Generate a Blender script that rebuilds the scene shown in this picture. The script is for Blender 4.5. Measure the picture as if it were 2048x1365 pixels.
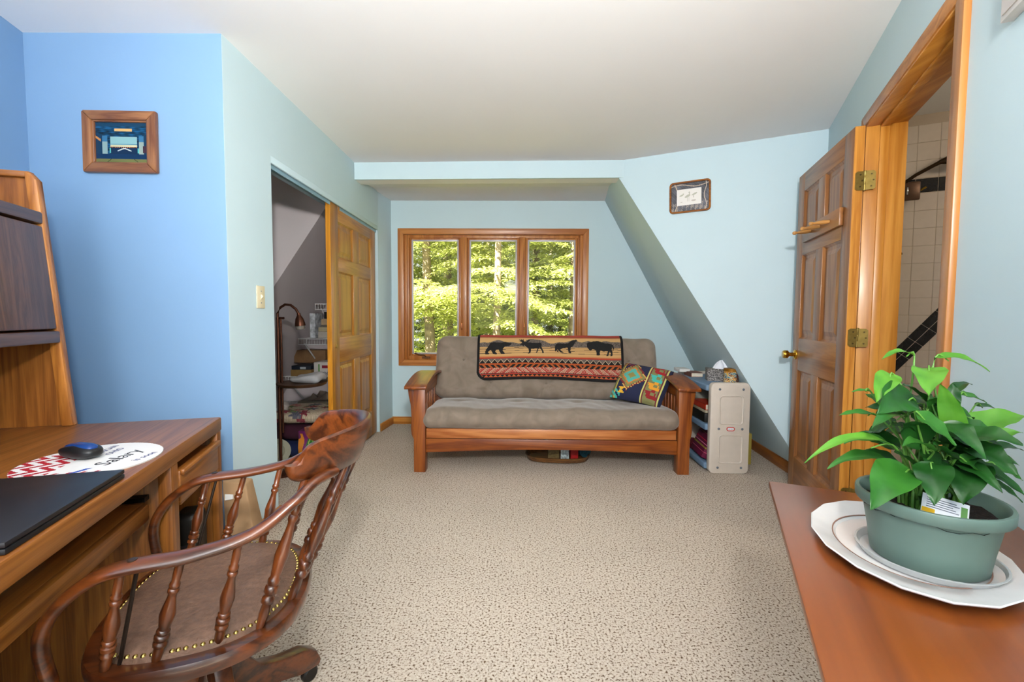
import bpy, bmesh, math, random
import numpy as np
from mathutils import Vector, Matrix

# ------------------------------------------------------------------ camera, world, lights, exposure
scene = bpy.context.scene
for o in list(bpy.data.objects): bpy.data.objects.remove(o)
COL = scene.collection

def lin(h):
    h = h.lstrip('#')
    c = [int(h[i:i+2], 16)/255 for i in (0, 2, 4)]
    return tuple(x/12.92 if x <= .04045 else ((x+.055)/1.055)**2.4 for x in c)

CAM_H = 1.15
pitch = math.atan(50/910.0); roll = .006
F = Vector((0, math.cos(pitch), -math.sin(pitch))); U0 = Vector((0, math.sin(pitch), math.cos(pitch))); X0 = Vector((1, 0, 0))
Rv = X0*math.cos(roll)+U0*math.sin(roll); Uv = U0*math.cos(roll)-X0*math.sin(roll)
cam_data = bpy.data.cameras.new('camera'); cam = bpy.data.objects.new('camera', cam_data); COL.objects.link(cam)
m = Matrix((Rv, Uv, -F)).transposed().to_4x4(); m.translation = Vector((0, 0, CAM_H)); cam.matrix_world = m
cam_data.sensor_width = 36; cam_data.sensor_fit = 'HORIZONTAL'; cam_data.lens = 910/2048*36; cam_data.clip_start = .02; cam_data.clip_end = 200
scene.camera = cam

world = bpy.data.worlds.new('world'); scene.world = world; world.use_nodes = True
bg = world.node_tree.nodes['Background']; bg.inputs[0].default_value = (.86, .93, 1, 1); bg.inputs[1].default_value = 2.4

def light(name, kind, loc, energy, color=(1, 1, 1), rot=None, **kw):
    d = bpy.data.lights.new(name, kind); d.energy = energy; d.color = color
    for k, v in kw.items(): setattr(d, k, v)
    o = bpy.data.objects.new(name, d); COL.objects.link(o); o.location = loc
    if rot: o.rotation_euler = rot
    return o
R = math.radians
light('sun', 'SUN', (0, -5, 20), 56, (1, .95, .80), (R(42), 0, R(-28)), angle=R(.6))
light('photo_flash', 'AREA', (-.25, -1.1, 1.85), 14, (1, .99, .98), (R(86), 0, 0), shape='DISK', size=.3)
light('camera_flash', 'SPOT', (.10, -.25, 1.76), 320, (1, .985, .96), (R(91), 0, R(4)), spot_size=R(112), spot_blend=.9, shadow_soft_size=.07)
light('bounced_flash', 'AREA', (-.35, -.9, 1.25), 132, (1, .99, .985), (R(180), 0, 0), shape='DISK', size=.7)
light('rear_fill_light', 'AREA', (-.45, -1.93, 1.45), 22, (.93, .97, 1), (R(90), 0, 0), shape='RECTANGLE', size=1.5, size_y=1.2)  # added ambient fill, set just inside the unseen rear window
light('bathroom_bulb', 'POINT', (2.75, 1.5, 2.28), 14, (1, .78, .55), shadow_soft_size=.08)
vs = scene.view_settings; vs.view_transform = 'Standard'; vs.look = 'None'; vs.exposure = -.17; vs.gamma = 1; vs.use_curve_mapping = False

# ------------------------------------------------------------------ materials
MATS = {}
def new_mat(name):
    mt = bpy.data.materials.new(name); mt.use_nodes = True
    nt = mt.node_tree; b = nt.nodes['Principled BSDF']
    return mt, nt, b
def mat(name, color='#888888', rough=.5, metal=0, var=0, scale=20, bump=0, bscale=200, coat=0, alpha=None, trans=0, ior=1.45):
    if name in MATS: return MATS[name]
    mt, nt, b = new_mat(name); c = lin(color)
    b.inputs['Base Color'].default_value = (*c, 1); b.inputs['Roughness'].default_value = rough; b.inputs['Metallic'].default_value = metal
    b.inputs['Coat Weight'].default_value = coat; b.inputs['Transmission Weight'].default_value = trans; b.inputs['IOR'].default_value = ior
    if alpha is not None: b.inputs['Alpha'].default_value = alpha
    tc = nt.nodes.new('ShaderNodeTexCoord')
    n = nt.nodes.new('ShaderNodeTexNoise'); n.inputs['Scale'].default_value = scale; n.inputs['Detail'].default_value = 5
    nt.links.new(tc.outputs['Object'], n.inputs['Vector'])
    r = nt.nodes.new('ShaderNodeValToRGB')
    v = var if var else .03
    r.color_ramp.elements[0].position = .3; r.color_ramp.elements[1].position = .7
    r.color_ramp.elements[0].color = (*[x*(1-v) for x in c], 1); r.color_ramp.elements[1].color = (*[min(1, x*(1+v)) for x in c], 1)
    nt.links.new(n.outputs['Fac'], r.inputs['Fac']); nt.links.new(r.outputs['Color'], b.inputs['Base Color'])
    if bump:
        n2 = nt.nodes.new('ShaderNodeTexNoise'); n2.inputs['Scale'].default_value = bscale; n2.inputs['Detail'].default_value = 3
        nt.links.new(tc.outputs['Object'], n2.inputs['Vector'])
        bp = nt.nodes.new('ShaderNodeBump'); bp.inputs['Strength'].default_value = bump; bp.inputs['Distance'].default_value = .004
        nt.links.new(n2.outputs['Fac'], bp.inputs['Height']); nt.links.new(bp.outputs['Normal'], b.inputs['Normal'])
    MATS[name] = mt; return mt

def wood(name, dark, light_, axis='z', scale=5, rough=.38, coat=.15, stretch=.07, contrast=.5):
    key = name+'_'+axis
    if key in MATS: return MATS[key]
    mt, nt, b = new_mat(key); L = nt.links; N = nt.nodes.new
    tc = N('ShaderNodeTexCoord'); mp = N('ShaderNodeMapping')
    sc = [1, 1, 1]; sc['xyz'.index(axis)] = stretch
    mp.inputs['Scale'].default_value = [s*scale for s in sc]
    oi = N('ShaderNodeObjectInfo'); ad = N('ShaderNodeVectorMath'); ad.operation = 'ADD'
    ml = N('ShaderNodeMath'); ml.operation = 'MULTIPLY'; ml.inputs[1].default_value = 7.3
    L.new(oi.outputs['Random'], ml.inputs[0]); L.new(tc.outputs['Object'], mp.inputs['Vector'])
    L.new(mp.outputs['Vector'], ad.inputs[0]); L.new(ml.outputs[0], ad.inputs[1])
    n1 = N('ShaderNodeTexNoise'); n1.inputs['Scale'].default_value = 1.5; n1.inputs['Detail'].default_value = 4; n1.inputs['Distortion'].default_value = .6
    L.new(ad.outputs[0], n1.inputs['Vector'])
    mm = N('ShaderNodeMath'); mm.operation = 'MULTIPLY'; mm.inputs[1].default_value = 9; L.new(n1.outputs['Fac'], mm.inputs[0])
    fr = N('ShaderNodeMath'); fr.operation = 'PINGPONG'; fr.inputs[1].default_value = 1; L.new(mm.outputs[0], fr.inputs[0])
    n2 = N('ShaderNodeTexNoise'); n2.inputs['Scale'].default_value = 22; n2.inputs['Detail'].default_value = 3; L.new(ad.outputs[0], n2.inputs['Vector'])
    mx = N('ShaderNodeMix'); mx.data_type = 'FLOAT'; mx.inputs[0].default_value = .45; L.new(fr.outputs[0], mx.inputs[2]); L.new(n2.outputs['Fac'], mx.inputs[3])
    rp = N('ShaderNodeValToRGB'); rp.color_ramp.elements[0].position = .5-contrast/2; rp.color_ramp.elements[1].position = .5+contrast/2
    rp.color_ramp.elements[0].color = (*lin(dark), 1); rp.color_ramp.elements[1].color = (*lin(light_), 1)
    L.new(mx.outputs[0], rp.inputs['Fac']); L.new(rp.outputs['Color'], b.inputs['Base Color'])
    bp = N('ShaderNodeBump'); bp.inputs['Strength'].default_value = .08; bp.inputs['Distance'].default_value = .002
    L.new(n2.outputs['Fac'], bp.inputs['Height']); L.new(bp.outputs['Normal'], b.inputs['Normal'])
    b.inputs['Roughness'].default_value = rough; b.inputs['Coat Weight'].default_value = coat; b.inputs['Coat Roughness'].default_value = .2
    MATS[key] = mt; return mt
def pine(ax='z'): return wood('pine', '#a8641f', '#c98a3c', ax, 6)
def trim(ax='z'): return wood('fir_trim', '#a25d22', '#c07c3a', ax, 5)
def doorwood(ax='z'): return wood('door_pine', '#7d4c22', '#9c6634', ax, 7)
def ochre(ax='z'): return wood('closet_pine', '#98601a', '#b37a28', ax, 7)
def cherry(ax='z'): return wood('cherry', '#6c3110', '#94501a', ax, 7)
def oak(ax='z'): return wood('oak', '#693811', '#a06328', ax, 17, stretch=.035, contrast=.8)
def oakdark(ax='z'): return wood('oak_dark', '#432a1c', '#6f4830', ax, 17, stretch=.035, contrast=.8)
def walnut(ax='z'): return wood('chair_wood', '#351708', '#683312', ax, 8, rough=.28, coat=.5)
def maple(ax='x'): return wood('table_wood', '#682f0c', '#8a4716', ax, 3, rough=.3, coat=.4, contrast=.9)
def oakframe(ax='x'): return wood('oak_frame', '#70442c', '#9a6843', ax, 10)

def attr_mat(name, rough=.9, bump=.3, bscale=400):
    if name in MATS: return MATS[name]
    mt, nt, b = new_mat(name); a = nt.nodes.new('ShaderNodeAttribute'); a.attribute_name = 'print'
    nt.links.new(a.outputs['Color'], b.inputs['Base Color']); b.inputs['Roughness'].default_value = rough
    if bump:
        tc = nt.nodes.new('ShaderNodeTexCoord'); n2 = nt.nodes.new('ShaderNodeTexNoise'); n2.inputs['Scale'].default_value = bscale
        nt.links.new(tc.outputs['Object'], n2.inputs['Vector'])
        bp = nt.nodes.new('ShaderNodeBump'); bp.inputs['Strength'].default_value = bump; bp.inputs['Distance'].default_value = .003
        nt.links.new(n2.outputs['Fac'], bp.inputs['Height']); nt.links.new(bp.outputs['Normal'], b.inputs['Normal'])
    MATS[name] = mt; return mt

def carpet_mat():
    mt, nt, b = new_mat('carpet'); L = nt.links; N = nt.nodes.new
    tc = N('ShaderNodeTexCoord')
    n = N('ShaderNodeTexNoise'); n.inputs['Scale'].default_value = 125; n.inputs['Detail'].default_value = 2; n.inputs['Roughness'].default_value = .6
    L.new(tc.outputs['Object'], n.inputs['Vector'])
    r = N('ShaderNodeValToRGB'); e = r.color_ramp.elements
    e[0].position = .36; e[0].color = (*lin('#5f4935'), 1); e[1].position = .45; e[1].color = (*lin('#c2b3a2'), 1)
    e2 = r.color_ramp.elements.new(.7); e2.color = (*lin('#d9cebf'), 1)
    L.new(n.outputs['Fac'], r.inputs['Fac'])
    nb = N('ShaderNodeTexNoise'); nb.inputs['Scale'].default_value = 2.2; L.new(tc.outputs['Object'], nb.inputs['Vector'])
    mr = N('ShaderNodeMapRange'); mr.inputs['To Min'].default_value = .9; mr.inputs['To Max'].default_value = 1.06; L.new(nb.outputs['Fac'], mr.inputs['Value'])
    mx = N('ShaderNodeVectorMath'); mx.operation = 'SCALE'; L.new(r.outputs['Color'], mx.inputs[0]); L.new(mr.outputs[0], mx.inputs['Scale'])
    L.new(mx.outputs[0], b.inputs['Base Color']); b.inputs['Roughness'].default_value = 1; b.inputs['Specular IOR Level'].default_value = .1
    vo = N('ShaderNodeTexNoise'); vo.inputs['Scale'].default_value = 260; L.new(tc.outputs['Object'], vo.inputs['Vector'])
    bp = N('ShaderNodeBump'); bp.inputs['Strength'].default_value = .5; bp.inputs['Distance'].default_value = .005
    L.new(vo.outputs['Fac'], bp.inputs['Height']); L.new(bp.outputs['Normal'], b.inputs['Normal'])
    return mt

def leaf_mat(name, c1, c2, trans=.35):
    mt, nt, b = new_mat(name); L = nt.links; N = nt.nodes.new
    tc = N('ShaderNodeTexCoord'); n = N('ShaderNodeTexNoise'); n.inputs['Scale'].default_value = 14; n.inputs['Detail'].default_value = 4
    L.new(tc.outputs['Object'], n.inputs['Vector'])
    r = N('ShaderNodeValToRGB'); r.color_ramp.elements[0].position = .3; r.color_ramp.elements[1].position = .7
    r.color_ramp.elements[0].color = (*lin(c1), 1); r.color_ramp.elements[1].color = (*lin(c2), 1); L.new(n.outputs['Fac'], r.inputs['Fac'])
    L.new(r.outputs['Color'], b.inputs['Base Color']); b.inputs['Roughness'].default_value = .35
    tr = N('ShaderNodeBsdfTranslucent'); L.new(r.outputs['Color'], tr.inputs['Color'])
    ms = N('ShaderNodeMixShader'); ms.inputs[0].default_value = trans
    L.new(b.outputs[0], ms.inputs[1]); L.new(tr.outputs[0], ms.inputs[2]); L.new(ms.outputs[0], nt.nodes['Material Output'].inputs['Surface'])
    return mt

AQUA = mat('aqua_paint', '#c1d6dc', .6, var=.015, scale=3, bump=.04, bscale=120)
BLUE = mat('blue_wall', '#7fa2c6', .6, var=.015, scale=3, bump=.04, bscale=120)  # left walls have a bluer colour than the aqua ones
WHITE = mat('ceiling_paint', '#f2f1f1', .85, var=.01, scale=2)
CLOSETP = mat('closet_paint', '#d5caca', .8, var=.015, scale=3)
CARPET = carpet_mat()
BRASS = mat('brass', '#b08a3e', .3, 1, var=.1)
STEEL = mat('steel', '#b9b9b9', .3, 1)
GLASSM, _nt, _b = new_mat('window_glass')
_t = _nt.nodes.new('ShaderNodeBsdfTransparent'); _g = _nt.nodes.new('ShaderNodeBsdfGlossy'); _g.inputs['Roughness'].default_value = .02
_fr = _nt.nodes.new('ShaderNodeFresnel'); _fr.inputs['IOR'].default_value = 1.14; _ms = _nt.nodes.new('ShaderNodeMixShader')
_nt.links.new(_fr.outputs[0], _ms.inputs[0]); _nt.links.new(_t.outputs[0], _ms.inputs[1]); _nt.links.new(_g.outputs[0], _ms.inputs[2])
_nt.links.new(_ms.outputs[0], _nt.nodes['Material Output'].inputs['Surface'])
WPLASTIC = mat('cream_plastic', '#cfc4b6', .45)
BPLASTIC = mat('blue_plastic', '#6d87a0', .5)
BLACK = mat('black_plastic', '#0d0d0e', .45)
WIREM = mat('white_wire', '#dedddd', .4)

# ------------------------------------------------------------------ mesh helpers
class MB:
    def __init__(s): s.v = []; s.f = []
    def add(s, vs, fs):
        k = len(s.v); s.v += [tuple(p) for p in vs]; s.f += [tuple(i+k for i in q) for q in fs]; return s
    def hexa(s, p): return s.add(p, [(0, 3, 2, 1), (4, 5, 6, 7), (0, 1, 5, 4), (1, 2, 6, 5), (2, 3, 7, 6), (3, 0, 4, 7)])
    def box(s, x0, x1, y0, y1, z0, z1, fn=None):
        p = [(x0, y0, z0), (x1, y0, z0), (x1, y1, z0), (x0, y1, z0), (x0, y0, z1), (x1, y0, z1), (x1, y1, z1), (x0, y1, z1)]
        return s.hexa([fn(*q) for q in p] if fn else p)
    def prism(s, poly, h0, h1, fn):
        n = len(poly)
        return s.add([fn(a, b, h0) for a, b in poly]+[fn(a, b, h1) for a, b in poly],
                     [tuple(range(n))[::-1], tuple(range(n, 2*n))]+[(i, (i+1) % n, n+(i+1) % n, n+i) for i in range(n)])
    def sweep(s, path, rx, ry=None, n=8, up=(0, 0, 1), caps=True):
        P = [Vector(p) for p in path]; m = len(P); ry = rx if ry is None else ry
        gx = rx if isinstance(rx, (list, tuple)) else [rx]*m; gy = ry if isinstance(ry, (list, tuple)) else [ry]*m
        vs = []
        for i in range(m):
            t = (P[min(i+1, m-1)]-P[max(i-1, 0)]).normalized(); u = Vector(up)
            if abs(t.dot(u)) > .97: u = Vector((1, 0, 0)) if abs(t.x) < .9 else Vector((0, 1, 0))
            a = t.cross(u).normalized(); b = a.cross(t).normalized()
            for k in range(n):
                q = 2*math.pi*k/n; vs.append(P[i]+a*gx[i]*math.cos(q)+b*gy[i]*math.sin(q))
        fs = [(i*n+k, i*n+(k+1) % n, (i+1)*n+(k+1) % n, (i+1)*n+k) for i in range(m-1) for k in range(n)]
        if caps: fs += [tuple(range(n))[::-1], tuple(range((m-1)*n, m*n))]
        return s.add(vs, fs)
    def lathe(s, A, B, prof, n=12):
        A = Vector(A); B = Vector(B)
        return s.sweep([A+(B-A)*t for t, r in prof], [max(r, 1e-4) for t, r in prof], n=n)
    def grid(s, nu, nv, fn, wrap=False):
        vs = [fn(i/(nu if wrap else nu), j/nv) for j in range(nv+1) for i in range(nu if wrap else nu+1)]
        w = nu if wrap else nu+1
        fs = [(j*w+i, j*w+(i+1) % w, (j+1)*w+(i+1) % w, (j+1)*w+i) for j in range(nv) for i in range(nu)]
        return s.add(vs, fs)
    def build(s, name, mt, parent=None, smooth=False, bevel=0, seg=2, ang=40):
        me = bpy.data.meshes.new(name); me.from_pydata(s.v, [], s.f)
        bm = bmesh.new(); bm.from_mesh(me); bmesh.ops.recalc_face_normals(bm, faces=bm.faces)
        if bevel:
            ed = [e for e in bm.edges if len(e.link_faces) == 2 and e.calc_face_angle(0) > R(35)]
            bmesh.ops.bevel(bm, geom=ed, offset=bevel, segments=seg, profile=.5, affect='EDGES', clamp_overlap=True)
        bm.to_mesh(me); bm.free()
        if smooth or bevel: me.shade_smooth(); me.set_sharp_from_angle(angle=R(ang))
        me.materials.append(mt)
        return link(name, me, parent)
def link(name, me, parent=None):
    o = bpy.data.objects.new(name, me); COL.objects.link(o); o.parent = parent; return o
def tag(o, label, cat, group=None):
    o['label'] = label; o['category'] = cat
    if group: o['group'] = group
    return o
def thing(name, label, cat, loc=(0, 0, 0), rz=0, group=None):
    o = bpy.data.objects.new(name, None); COL.objects.link(o); o.location = loc; o.rotation_euler = (0, 0, rz); o.empty_display_size = .1
    return tag(o, label, cat, group)
def struct(o): o['kind'] = 'structure'; return o
def box(name, mt, parent, x0, x1, y0, y1, z0, z1, bevel=.003, fn=None):
    return MB().box(x0, x1, y0, y1, z0, z1, fn).build(name, mt, parent, bevel=bevel)
def copy_part(o, parent, loc=None, rot=None, name=None):
    c = o.copy(); COL.objects.link(c); c.parent = parent
    if loc is not None: c.location = loc
    if rot is not None: c.rotation_euler = rot
    return c
def frame2(A, B, side):
    A = Vector((*A, 0)); B = Vector((*B, 0)); t = (B-A).normalized(); n = Vector((-t.y, t.x, 0))*side
    return (lambda u, w, z: tuple(A+t*u+n*w+Vector((0, 0, z)))), (B-A).length
def basis(A, B, side):
    """matrix: local x along A->B, local y outward, z up"""
    A = Vector((*A, 0)); B = Vector((*B, 0)); t = (B-A).normalized(); n = Vector((-t.y, t.x, 0))*side
    return A, t, n
def text_mesh(name, body, size, mt, parent, M4, depth=.0006, align='LEFT', shear=0):
    cu = bpy.data.curves.new('tmp', 'FONT'); cu.body = body; cu.size = size; cu.extrude = depth; cu.align_x = align; cu.shear = shear; cu.resolution_u = 2
    t = bpy.data.objects.new('tmp', cu); COL.objects.link(t); dg = bpy.context.evaluated_depsgraph_get()
    me = bpy.data.meshes.new_from_object(t.evaluated_get(dg)); bpy.data.objects.remove(t); bpy.data.curves.remove(cu)
    me.transform(M4); me.materials.clear(); me.materials.append(mt); me.name = name
    return link(name, me, parent)
def print_grid(name, nu, nv, pos, color, mt, parent=None, keep=None, smooth=True):
    """grid surface whose faces carry the colours of a woven or printed pattern; pos(U,V)->(n,3), color(U,V)->(n,3) sRGB 0..1"""
    u = np.linspace(0, 1, nu+1); v = np.linspace(0, 1, nv+1); Ug, Vg = np.meshgrid(u, v); P = pos(Ug.ravel(), Vg.ravel())
    uc = (u[:-1]+u[1:])/2; vc = (v[:-1]+v[1:])/2; Uc, Vc = np.meshgrid(uc, vc); Uc = Uc.ravel(); Vc = Vc.ravel()
    i = np.arange(nu*nv); a = (i//nu)*(nu+1)+i % nu; Fq = np.stack([a, a+1, a+nu+2, a+nu+1], 1)
    Cc = color(Uc, Vc); Cc = np.where(Cc <= .04045, Cc/12.92, ((Cc+.055)/1.055)**2.4)
    if keep is not None: k = keep(Uc, Vc); Fq = Fq[k]; Cc = Cc[k]
    me = bpy.data.meshes.new(name); me.from_pydata(P.tolist(), [], Fq.tolist())
    at = me.color_attributes.new('print', 'FLOAT_COLOR', 'CORNER')
    c4 = np.ones((len(Fq)*4, 4), np.float32); c4[:, :3] = np.repeat(Cc, 4, 0); at.data.foreach_set('color', c4.ravel())
    if smooth: me.shade_smooth()
    me.materials.append(mt); return link(name, me, parent)
def hx(h): h = h.lstrip('#'); return np.array([int(h[i:i+2], 16)/255 for i in (0, 2, 4)])
def inpoly(poly, x, y):
    c = np.zeros(len(x), bool); n = len(poly)
    for i in range(n):
        (x1, y1), (x2, y2) = poly[i], poly[(i+1) % n]
        if y1 == y2: continue
        c ^= ((y1 > y) != (y2 > y)) & (x < (x2-x1)*(y-y1)/(y2-y1)+x1)
    return c
def vnoise(x, y, seed=0):
    """cheap smooth noise in about -1..1"""
    rs = np.random.RandomState(seed); r = np.zeros_like(x)
    for k in range(6):
        a, b, p = rs.uniform(-1, 1)*1.7**(k*.5), rs.uniform(-1, 1)*1.7**(k*.5), rs.uniform(0, 6.28); r = r+np.sin(6.28*(a*x+b*y)+p)
    return r/3.2
def cushion(sx, sy, sz, r, n=(24, 10, 6), disp=None):
    """rounded box mesh (half sizes) with an optional displacement"""
    bm = bmesh.new(); vs = {}
    def vert(p):
        k = tuple(round(c, 5) for c in p)
        if k not in vs:
            q = Vector(p); h = Vector((sx, sy, sz)); inner = Vector([max(-(h[i]-r[i]), min(h[i]-r[i], q[i])) for i in range(3)])
            d = q-inner; e = Vector([d[i]/r[i] for i in range(3)])
            if e.length > 1e-9:
                e.normalize() if sum(abs(c) > 1e-9 for c in e) > 1 else None
                q = inner+Vector([e[i]*r[i] for i in range(3)])
            if disp: q = Vector(disp(q))
            vs[k] = bm.verts.new(q)
        return vs[k]
    h = (sx, sy, sz)
    for ax in range(3):
        a, b = [i for i in range(3) if i != ax]
        for sgn in (-1, 1):
            for i in range(n[a]):
                for j in range(n[b]):
                    pts = []
                    for di, dj in ((0, 0), (1, 0), (1, 1), (0, 1)):
                        p = [0, 0, 0]; p[ax] = sgn*h[ax]; p[a] = -h[a]+2*h[a]*(i+di)/n[a]; p[b] = -h[b]+2*h[b]*(j+dj)/n[b]; pts.append(vert(p))
                    try: bm.faces.new(pts)
                    except ValueError: pass
    bmesh.ops.recalc_face_normals(bm, faces=bm.faces)
    me = bpy.data.meshes.new('cushion'); bm.to_mesh(me); bm.free(); me.shade_smooth(); return me
# ------------------------------------------------------------------ room shell
def wallseg(name, A, B, side, z0, z1, th, mt, hole=None, w0=0):
    fn, L = frame2(A, B, side); b = MB()
    if hole is None: b.box(0, L, w0, th, z0, z1, fn)
    else:
        u0, u1, h0, h1 = hole
        b.box(0, u0, w0, th, z0, z1, fn); b.box(u1, L, w0, th, z0, z1, fn); b.box(u0, u1, w0, th, h1, z1, fn)
        if h0 > z0: b.box(u0, u1, w0, th, z0, h0, fn)
    return struct(b.build(name, mt))
CZ = 2.40
struct(MB().box(-3.2, 4.2, -2.3, 5.0, -.1, 0).build('floor', CARPET))
struct(MB().box(-3.2, 4.2, -2.3, 5.0, CZ, CZ+.1).build('ceiling', WHITE))
wallseg('wall_left', (-2.19, 2.1), (-1.60, -.236), -1, 0, CZ, .12, BLUE)
wallseg('wall_left', (-1.60, -.236), (-1.60, -2.12), -1, 0, CZ, .12, BLUE)
wallseg('wall_rear', (-1.72, -2.0), (.83, -2.0), -1, 0, CZ, .12, AQUA, (.52, 2.02, .85, 2.05))
wallseg('wall_right', (2.09, 3.085), (.71, .1), 1, 0, CZ, .12, AQUA, (.955, 1.91, 0, 2.075))
wallseg('wall_right', (.71, .1), (.71, -2.0), 1, 0, CZ, .12, AQUA)
struct(MB().box(-2.8, -1.306, 2.1, 2.2, 0, CZ).build('wall_alcove', BLUE))
wallseg('wall_closet', (-1.305, 2.101), (-1.30, 4.45), 1, 0, CZ, .11, AQUA, (.397, 2.33, 0, 2.005))
wallseg('wall_closet', (-1.30, 4.45), (-1.26, 4.80), 1, 0, CZ, .11, AQUA)
fnB, LB = frame2((-2.8, 4.807), (2.6, 4.711), 1)
wallseg('wall_back', (-2.8, 4.807), (2.6, 4.711), 1, 0, CZ, .16, AQUA, (1.670, 3.530, .682, 1.990))
struct(MB().box(.0, 1.40, -.006, 0, 0, CZ, fnB).build('wall_closet_back', CLOSETP))
# dormer cheek with the framed print, and the steep roof plane under it
fnC, LC = frame2((.86, 3.718), (2.09, 3.085), 1)
struct(MB().prism([(.036, 2.42), (0, 2.251), (1.376, 0), (LC, 0), (LC, 2.42)], 0, .1, lambda a, b, h: fnC(a, h, b)).build('wall_dormer', AQUA))
def slab(name, pts, off, mt):
    o = Vector(off); return struct(MB().hexa([Vector(p) for p in pts]+[Vector(p)+o for p in pts]).build(name, mt))
slab('wall_roof_slope', [(.767, 3.766, 2.42), (2.083, 3.088, 0), (2.235, 4.79, 0), (.905, 4.79, 2.42)], (.16, 0, .08), AQUA)
slab('wall_closet_roof_slope', [(-1.40, 4.015, 2.42), (-2.58, 3.2, 0), (-2.57, 4.85, 0), (-1.385, 4.85, 2.42)], (-.16, 0, .08), CLOSETP)
_o = Vector((-.057, .082, 0)); _p = [Vector((-2.58, 3.2, 0)), Vector((-1.40, 4.015, 2.42)), Vector((-2.58, 3.2, 2.42))]
struct(MB().add(_p+[q+_o for q in _p], [(0, 2, 1), (3, 4, 5), (0, 1, 4, 3), (1, 2, 5, 4), (2, 0, 3, 5)]).build('wall_closet_cheek', CLOSETP))
struct(MB().box(-2.7, -2.58, 2.0, 3.35, 0, CZ).build('wall_closet_side', CLOSETP))
# header beam in front of the window alcove with the lower alcove ceiling behind it
fnH, LH = frame2((-1.33, 3.804), (.93, 3.703), 1)
struct(MB().box(0, LH-.03, 0, .02, 2.262, CZ, fnH).build('wall_header', AQUA))
struct(MB().prism([(.02, CZ), (.02, 2.262), (.16, 2.268), (.34, 2.315), (.5, 2.335), (1.15, 2.336), (1.15, CZ)], -.05, LH+.2, lambda a, b, h: fnH(h, a, b)).build('ceiling_alcove', WHITE))
# bathroom shell
fnT, LT = frame2((2.09, 3.085), (3.87, 2.172), 1)
GROUT = mat('grout', '#c3b6a6', .8)
bath = struct(MB().box(.13, LT, -.0005, .1, 0, CZ, fnT).build('wall_bathroom', GROUT))
wallseg('wall_bathroom_side', (3.87, 2.25), (2.7, -.7), 1, 0, CZ, .1, WHITE)
wallseg('wall_bathroom_near', (2.75, -.62), (.7, -.62), 1, 0, CZ, .1, WHITE)
TILEW = mat('white_tile', '#ddd3c8', .12, coat=.3); TILEB = mat('black_tile', '#1d2127', .18, coat=.3)
TA, TT, TN = basis((2.09, 3.085), (3.87, 2.172), 1); trz = math.atan2(TT.y, TT.x)
def tile_mesh(w, h):
    b = MB().box(-w/2, w/2, -.006, .006, -h/2, h/2); o = b.build('tile', TILEW, bath, bevel=.0015, seg=1); return o
t0 = tile_mesh(.106, .106); tb = tile_mesh(.106, .084); tb.data.materials[0] = TILEB; td = tile_mesh(.102, .046); td.data.materials[0] = TILEB
def put_tile(src, u, z, w=.0035, ry=0, first=[]):
    o = src if src not in first else src.copy()
    if src in first: COL.objects.link(o); o.parent = bath
    first.append(src); p = TA+TT*u+TN*w; o.location = (p.x, p.y, z); o.rotation_euler = (0, ry, trz); return o
rows = []; z = 1.925
while z-.108 > -.05: rows.append(z-.054); z -= .108
for k in range(4): rows.append(2.015+.054+k*.108)
for i in range(8):
    u = .19+i*.108
    for zr in rows:
        if zr < CZ-.05: put_tile(t0, u, zr)
    put_tile(tb, u, 1.97)
ca, sa = math.cos(R(53)), math.sin(R(53))
for k in range(-7, 9):
    for s_ in (-1, 1):
        q = k*.105; u = .53+q*ca-s_*.0245*sa; zz = 1.045+q*sa+s_*.0245*ca
        if .18 < u < .98 and .05 < zz < 1.9: put_tile(td, u, zz, -.0005, -R(53))

# baseboards
def base(name, A, B, side, u0, u1, mt, h=.078, w=(-.014, 0)):
    fn, L = frame2(A, B, side); return struct(MB().box(u0, L if u1 is None else u1, w[0], w[1], 0, h, fn).build(name, mt, bevel=.003))
base('baseboard_back', (-1.26, 4.78), (2.6, 4.711), 1, 0, 3.4, pine('x'))
base('baseboard_closet', (-1.305, 2.101), (-1.30, 4.45), 1, -.014, .41, pine('y'))
base('baseboard_closet', (-1.30, 4.45), (-1.26, 4.80), 1, -.0, .34, pine('y'))
base('baseboard_alcove', (-2.1, 2.1), (-1.292, 2.1), 1, 0, None, pine('x'))
base('baseboard_slope', (2.083, 3.088), (2.231, 4.72), -1, .0, 1.62, wood('slope_base', '#76400f', '#955722', 'y', 6), .085, (-.06, -.035))
base('baseboard_right', (2.09, 3.085), (.71, .1), 1, .0, .9, trim('y'))

# ------------------------------------------------------------------ window with three casements
A, T, Nn = basis((-2.8, 4.807), (2.6, 4.711), 1)
win = bpy.data.objects.new('window_1', None); COL.objects.link(win); struct(win)
p = A+T*1.61; win.location = (p.x, p.y, 0); win.rotation_euler = (0, 0, math.atan2(T.y, T.x))
W, Z0, Z1, cw = 1.976, .622, 2.050, .062
def qd(name, pts, w0, w1, mt, par): return MB().prism(pts, w0, w1, lambda a, b, h: (a, h, b)).build(name, mt, par, bevel=.004)
for nm, pts, ax in (('t', [(0, Z1), (W, Z1), (W-cw, Z1-cw), (cw, Z1-cw)], 'x'), ('b', [(0, Z0), (W, Z0), (W-cw, Z0+cw), (cw, Z0+cw)], 'x'),
                    ('l', [(0, Z0), (cw, Z0+cw), (cw, Z1-cw), (0, Z1)], 'z'), ('r', [(W, Z0), (W-cw, Z0+cw), (W-cw, Z1-cw), (W, Z1)], 'z')):
    qd('casing_board', pts, -.02, .004, trim(ax), win)
i0, i1 = cw-.004, W-cw+.004
fr = MB()
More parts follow.
